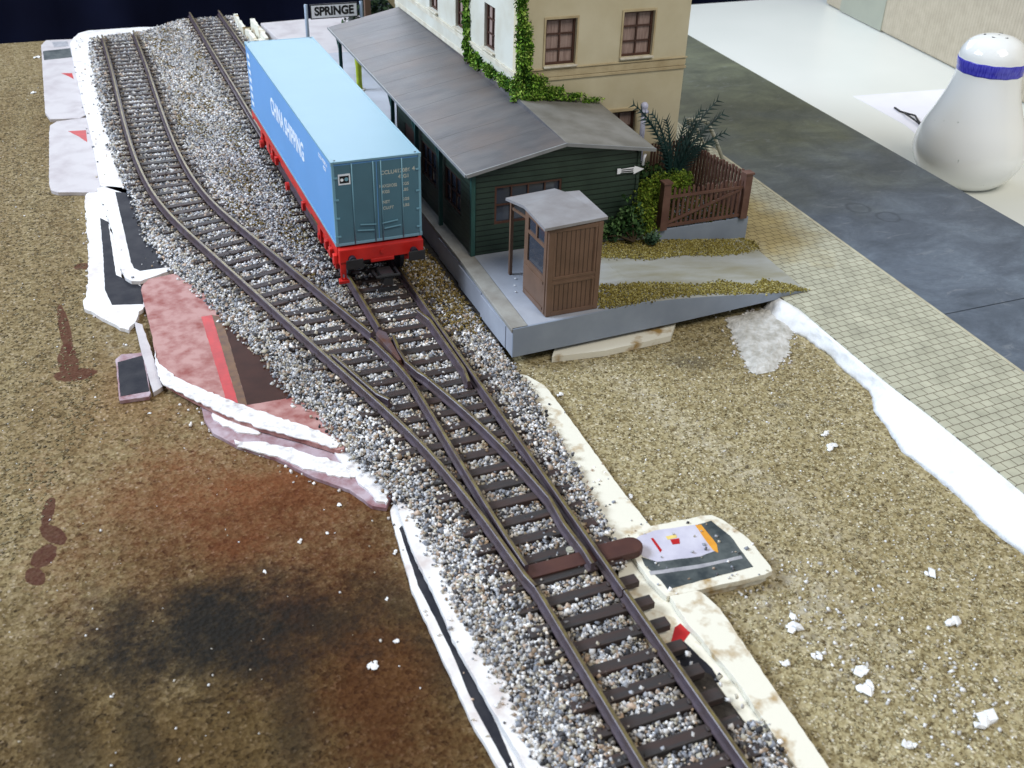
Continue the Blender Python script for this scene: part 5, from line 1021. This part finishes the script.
for x in (cx0 + .01, cx1 - .09): mb.box((x, cy0, cz0 + .135), (x + .08, cy0 + .08, cz1 - .13))
mb.box((cx0 + .09, cy0, cz0), (cx1 - .09, cy0 + .05, cz0 + .09)); mb.build('end_frame', M['blue_trim'], ct, bevel=.008)
for s in (-1, 1):
    o = MB().box((.02 if s > 0 else -1.31, cy0 + .012, cz0 + .09), (1.31 if s > 0 else -.02, cy0 + .04, cz1 - .13)).build('door', M['blue_end_shaded'], ct)
    for x in (.12, .78): MB().tube([(s * x, cy0 - .008, cz0 + .04), (s * x, cy0 - .008, cz1 - .09)], .022, 8).build('lock_rod', M['blue_trim'], o, smooth=True)
    for z, xa, xb in ((2.62, .16, .70), (2.80, .10, .60)): MB().beam((s * xa, cy0 - .03, z), (s * xb, cy0 - .03, z + .05), .025, .035).build('handle', M['blue_trim'], o)
    for z in (2.5, 3.1, 3.7, 4.4): MB().box((min(s * 1.22, s * 1.36), cy0 - .02, z), (max(s * 1.22, s * 1.36), cy0 + .012, z + .05)).build('hinge', M['blue_trim'], o)
mb = MB()   # tiny holes of the roof castings
for x in (cx0 + .12, cx1 - .17):
    for y in (.12, cy1 - .17): mb.box((x, y, cz1 - .004), (x + .06, y + .05, cz1 + .002))
mb.build('casting_hole', M['ink'], ct)
# lettering
YF = cy0 + .012
o = text('side_lettering', 'CHINA SHIPPING', .86, (cx0 + .018, 6.75, 3.78), (0, -1, 0), (0, 0, 1), M['white_print'], ct, bold=.02, width=5.5)
mb = MB()
for z, t in ((4.62, 1), (4.48, 0)): mb.box((cx0 + .012, .45, z), (cx0 + .0185, 1.45, z + .05))
text('side_number', 'CCLU 412086 4', .17, (cx0 + .018, 1.15, 4.60), (0, -1, 0), (0, 0, 1), M['white_print'], ct, bold=.004)
text('side_number', '42G1', .17, (cx0 + .018, .95, 4.40), (0, -1, 0), (0, 0, 1), M['white_print'], ct, bold=.004)
mb = MB()
for z in np.arange(2.5, 4.7, .32): mb.box((cx0 + .012, 13.5, z), (cx0 + .0185, 13.95, z + .16))
mb.build('side_marks', M['white_print'], ct)
E_ = lambda n, s, size, x, z, **k: text(n, s, size, (x, YF - .001, z), (1, 0, 0), (0, 0, 1), M['grey_print'], ct, **k)
E_('end_number', 'CCLU', .17, .33, 4.42, bold=.004); E_('end_number', '412086', .17, .80, 4.43, bold=.004); E_('end_number', '4', .19, 1.16, 4.45, bold=.004); E_('end_number', '42G1', .16, .84, 4.24, bold=.004)
E_('end_data', 'MAXGROSS', .14, .34, 3.99, bold=.003, width=.55); E_('end_data', 'KGS', .13, .88, 3.99, bold=.003); E_('end_data', 'KGS', .13, .26, 3.80, bold=.003); E_('end_data', 'LBS', .13, .88, 3.80, bold=.003)
E_('end_data', 'NET', .13, .26, 3.47, bold=.003); E_('end_data', 'KGS', .13, .88, 3.49, bold=.003); E_('end_data', 'CU.FT', .13, .32, 3.27, bold=.003); E_('end_data', 'LBS', .13, .90, 3.29, bold=.003)
em = MB().box((-1.20, YF - .008, 4.19), (-.83, YF - .001, 4.53)).build('emblem', M['white_print'], ct)
mb = MB(); mb.box((-1.16, YF - .012, 4.24), (-.87, YF - .008, 4.47)); mb.build('emblem_field', M['ink'], em)
mb = MB()
def disc(mb, x, z, r, y): n = 20; vs = [(x + r * math.cos(2 * math.pi * i / n), y, z + r * math.sin(2 * math.pi * i / n)) for i in range(n)] + [(x + r * math.cos(2 * math.pi * i / n), y + .004, z + r * math.sin(2 * math.pi * i / n)) for i in range(n)]; mb.add(vs, [tuple(range(n)), tuple(range(2 * n - 1, n - 1, -1))] + [(i, n + i, n + (i + 1) % n, (i + 1) % n) for i in range(n)])
disc(mb, -1.09, 4.35, .05, YF - .016); mb.build('emblem_dot', M['white_print'], em)
mb = MB(); disc(mb, -.95, 4.36, .06, YF - .016); mb.build('emblem_dot', M['blue_trim'], em)
# wagon
wg = thing('flat_wagon', (0, 7.1, .72), 'bright red container flat wagon standing on the siding', 'flat wagon')
MB().box((-1.22, .1, 1.98), (1.22, 14.2, 2.19)).build('deck', M['red'], wg)
mb = MB()
for s in (-1, 1): mb.box((min(s * 1.38, s * 1.26), .02, 1.86), (max(s * 1.38, s * 1.26), 14.28, 2.185))
for s in (-1, 1):
    a = min(s * 1.2, s * 1.12); b_ = max(s * 1.2, s * 1.12)
    vs = [(a, 3.6, 1.98), (a, 10.6, 1.98), (a, 9.6, 1.38), (a, 4.6, 1.38)]; vs += [(b_, v[1], v[2]) for v in vs]; mb.add(vs, [(0, 1, 2, 3), (7, 6, 5, 4), (0, 4, 5, 1), (1, 5, 6, 2), (2, 6, 7, 3), (3, 7, 4, 0)])
mb.build('side_sill', M['red'], wg, bevel=.015)
for ye, s in ((-.22, -1), (14.30, 1)):
    o = MB().box((-1.36, ye, 1.72), (1.36, ye + .22, 2.16)).build('end_beam', M['red'], wg, bevel=.025)
    MB().box((-.38, ye - .03, 1.62), (.38, ye + .2, 1.74)).build('coupler_pocket', M['red'], o, bevel=.02)
    if s < 0: MB().lathe((0, 0, 0), [(0, 0)], 3) if False else MB().tube([(0, ye - .05, 1.96), (0, ye + .01, 1.96)], .07, 14).build('drag_eye', M['red'], o)
    for x in (-.98, 1.02):
        y1 = ye - .36 if s < 0 else ye + .58; y0 = ye if s < 0 else ye + .22
        bf = MB().tube([(x, y0, 1.84), (x, (y0 + y1) / 2, 1.84)], .12, 14).build('buffer', M['navy_metal'], wg, smooth=False); MB().box((x - .27, min(y1, y1 + .04 * s), 1.66), (x + .27, max(y1, y1 + .04 * s), 1.98)).build('buffer_head', M['black'], bf, bevel=.03); MB().tube([(x, (y0 + y1) / 2, 1.84), (x, y1, 1.84)], .08, 12).build('buffer_stem', M['black'], bf)
    cp = MB(); yy0 = ye + (.0 if s < 0 else .22); cp.box((-.22, min(yy0, yy0 + s * .55), 1.20), (.22, max(yy0, yy0 + s * .55), 1.42)); cp.build('coupler', M['black'], wg, bevel=.03)
    mb = MB(); y2 = yy0 + s * .62; mb.tube([(-.36, yy0 + s * .1, 1.36), (-.36, y2, 1.38), (.36, y2, 1.38), (.36, yy0 + s * .1, 1.36)], .05, 8); mb.box((-.14, min(y2, y2 - s * .2), 1.05), (.14, max(y2, y2 - s * .2), 1.3)); mb.box((-.3, y2 - .05, .86), (.3, y2 + .05, .98)); mb.build('coupler_loop', M['black'], COL.objects[cp and 'coupler'] if False else wg)
# shunter steps at the corners
for x, ye in ((-1.26, -.12), (1.26, 14.35)):
    mb = MB(); s = -1 if x < 0 else 1
    mb.box((x - .08, ye - .04, 1.1), (x - .02, ye + .04, 1.80)); mb.box((x + .04, ye - .04, 1.1), (x + .10, ye + .04, 1.80)); mb.box((x - .06, ye - .03, 1.3), (x + .08, ye + .03, 1.75)); mb.prism([(x - .17, ye - .12), (x + .17, ye - .12), (x + .13, ye + .12), (x - .13, ye + .12)], 1.02, 1.12)
    mb.build('step', M['red'], wg, bevel=.015)
for yc in (2.1, 12.2):
    bo = MB(); bo.box((-.6, yc - 1.0, 1.25), (.6, yc + 1.0, 1.6)); bg_ = bo.build('bogie', M['black'], wg)
    for s in (-1, 1):
        a = min(s * 1.18, s * 1.06); c_ = max(s * 1.18, s * 1.06)
        mb = MB(); mb.box((a, yc - 1.45, 1.22), (c_, yc + 1.45, 1.42)); mb.box((a - .03, yc - .35, 1.0), (c_ + .03, yc + .35, 1.75))
        for yw in (-1.03, 1.03): mb.box((a - .08, yc + yw - .2, 1.0), (c_ + .08, yc + yw + .2, 1.55)); mb.box((a - .12, yc + yw - .1, 1.1), (c_ + .12, yc + yw + .1, 1.3))
        mb.build('bogie_side', M['red'], bg_, bevel=.025)
    for yw in (-1.03, 1.03):
        for s in (-1, 1): MB().tube([(s * .80, yc + yw, 1.25), (s * .94, yc + yw, 1.25)], .52, 24).build('wheel', M['navy_metal'], bg_)
        MB().tube([(-.8, yc + yw, 1.25), (.8, yc + yw, 1.25)], .06, 8).build('axle', M['navy_metal'], bg_)
for y in (-.02, .5, 1.1, 4.4, 9.0): MB().box((-1.50, y, 1.62), (-1.38, y + .22, 1.92)).build('bracket', M['red'], wg, bevel=.02)
MB().tube([(-1.43, 7.0, 1.55), (-1.55, 7.0, 1.55)], .16, 18).build('handbrake_wheel', M['red'], wg)
MB().tube([(-1.42, 11.9, 1.5), (-1.56, 11.9, 1.5)], .16, 18).build('handbrake_wheel', M['red'], wg)
# ================================================================ station name sign
sg = thing('station_sign', (4.6, 24.0, 1.28), 'white station name board reading SPRINGE on two grey posts', 'station sign')
for x in (3.22, 6.02):
    MB().tube([(x, 24.0, 1.28), (x, 24.0, 4.0)], .09, 12).build('post', M['sign_blue'], sg, smooth=True)
bd = MB().box((3.42, 23.95, 3.28), (5.82, 24.03, 3.98)).build('board', M['ink'], sg)
MB().box((3.47, 23.94, 3.33), (5.77, 23.95, 3.93)).build('white_face', M['white'], bd)
text('lettering', 'SPRINGE', .56, (4.62, 23.938, 3.63), (1, 0, 0), (0, 0, 1), M['ink'], bd, bold=.026, width=2.0)
# ================================================================ table things
sk = thing('salt_shaker', (28.15, 4.3, -.8), 'white ceramic salt shaker with a blue band near its top', 'salt shaker')
sc_ = (28.15, 4.3, -.8)
prof = [(0, 0), (1.40, 0), (1.60, .08), (2.02, .5), (2.30, 1.05), (2.36, 1.6), (2.20, 2.3), (1.84, 3.1), (1.55, 3.85), (1.38, 4.5), (1.34, 4.95), (1.38, 5.2), (1.38, 5.45), (1.31, 5.75), (1.08, 6.08), (.72, 6.28), (.3, 6.37), (0, 6.38)]
def smoothprof(P, n=5):
    out = []
    for i in range(len(P) - 1):
        p0 = P[max(i - 1, 0)]; p1 = P[i]; p2 = P[i + 1]; p3 = P[min(i + 2, len(P) - 1)]
        for k in range(n):
            t = k / n; f = lambda a, b_, c_, d: .5 * (2 * b_ + (c_ - a) * t + (2 * a - 5 * b_ + 4 * c_ - d) * t * t + (3 * b_ - a - 3 * c_ + d) * t ** 3)
            out.append((max(0, f(p0[0], p1[0], p2[0], p3[0])), f(p0[1], p1[1], p2[1], p3[1])))
    return out + [P[-1]]
SP = smoothprof(prof[1:]); MB().lathe(sc_, SP, 96).build('body', M['ceramic'], sk, smooth=True)
bandp = [(r + .012, z) for r, z in SP if 4.82 < z < 5.42]; bandp = [(bandp[0][0] - .04, bandp[0][1] - .03)] + bandp + [(bandp[-1][0] - .04, bandp[-1][1] + .03)]
mb = MB(); n = 96; vs = []; 
for r, z in bandp: vs += [(sc_[0] + r * math.cos(2 * math.pi * k / n), sc_[1] + r * math.sin(2 * math.pi * k / n), sc_[2] + z + .008 * math.sin(k * .9)) for k in range(n)]
mb.add(vs, [(i * n + k, i * n + (k + 1) % n, (i + 1) * n + (k + 1) % n, (i + 1) * n + k) for i in range(len(bandp) - 1) for k in range(n)]); mb.build('blue_band', M['cobalt'], sk, smooth=True)
for dx, dy in ((0, 0), (-.38, .35), (.4, .28), (.0, -.42), (-.42, -.15)):
    hh = 6.375 - .16 * (dx * dx + dy * dy) ** 1.0 * 1.0; MB().lathe((sc_[0] + dx, sc_[1] + dy, sc_[2] + hh - .03), [(0, 0), (.08, 0), (.08, .035), (0, .035)], 16).build('hole', M['ink'], sk)
P = PL['paper']; tag(MB().prism(P, -.798, -.785).build('paper_sheet', M['paper'], at=(P[0][0], P[0][1], -.8)), 'sheet of white paper on the table under the salt shaker', 'paper')
mb = MB(); mb.tube([(32.1, 13.6, -.72), (31.9, 12.9, -.70), (32.1, 12.0, -.66), (31.7, 11.3, -.68), (31.2, 10.2, -.66), (30.4, 8.6, -.66)], .05, 8); mb.tube([(31.9, 12.6, -.68), (31.6, 11.9, -.6), (31.4, 11.0, -.62), (30.9, 9.6, -.66)], .045, 8)
tag(mb.build('wire', M['ink'], at=(31, 11, -.78), smooth=True), 'black twisted wire lying on the paper behind the salt shaker', 'wire')
# cardboard box, its near side face runs along the table
bxm = thing('cardboard_box', (46, 24, -.8), 'brown corrugated cardboard box at the back right of the table', 'cardboard box')
A0 = Vector((43.75, 35.4, 0)); A1 = Vector((36.0, -8.0, 0)); d_ = (A1 - A0).normalized(); nn = Vector((-d_.y, d_.x, 0))
if nn.x < 0: nn = -nn
L_ = (A1 - A0).length; c_ = (A0 + A1) / 2 + nn * 12 + Vector((0, 0, 8.25))
MB().obox(c_, d_ * L_ / 2, nn * 12, (0, 0, 9)).build('body', M['cardboard'], bxm, bevel=.15)
c2 = A0 + d_ * 5.2 - nn * .02 + Vector((0, 0, 8.25)); MB().obox(c2, d_ * 2.9, nn * .03, (0, 0, 8.98)).build('tape', M['tape'], bxm)
MB().obox((A0 + A1) / 2 + nn * 12 + Vector((0, 0, -.79 + .02)), d_ * (L_ / 2 - .3), nn * 11.7, (0, 0, .03)).build('base_edge', M['navy_metal'], bxm)
# clean the helper property
for o in bpy.data.objects:
    if '_base' in o: del o['_base']
    if o.type == 'MESH' and o.name.startswith('plaster_crumb'): pass
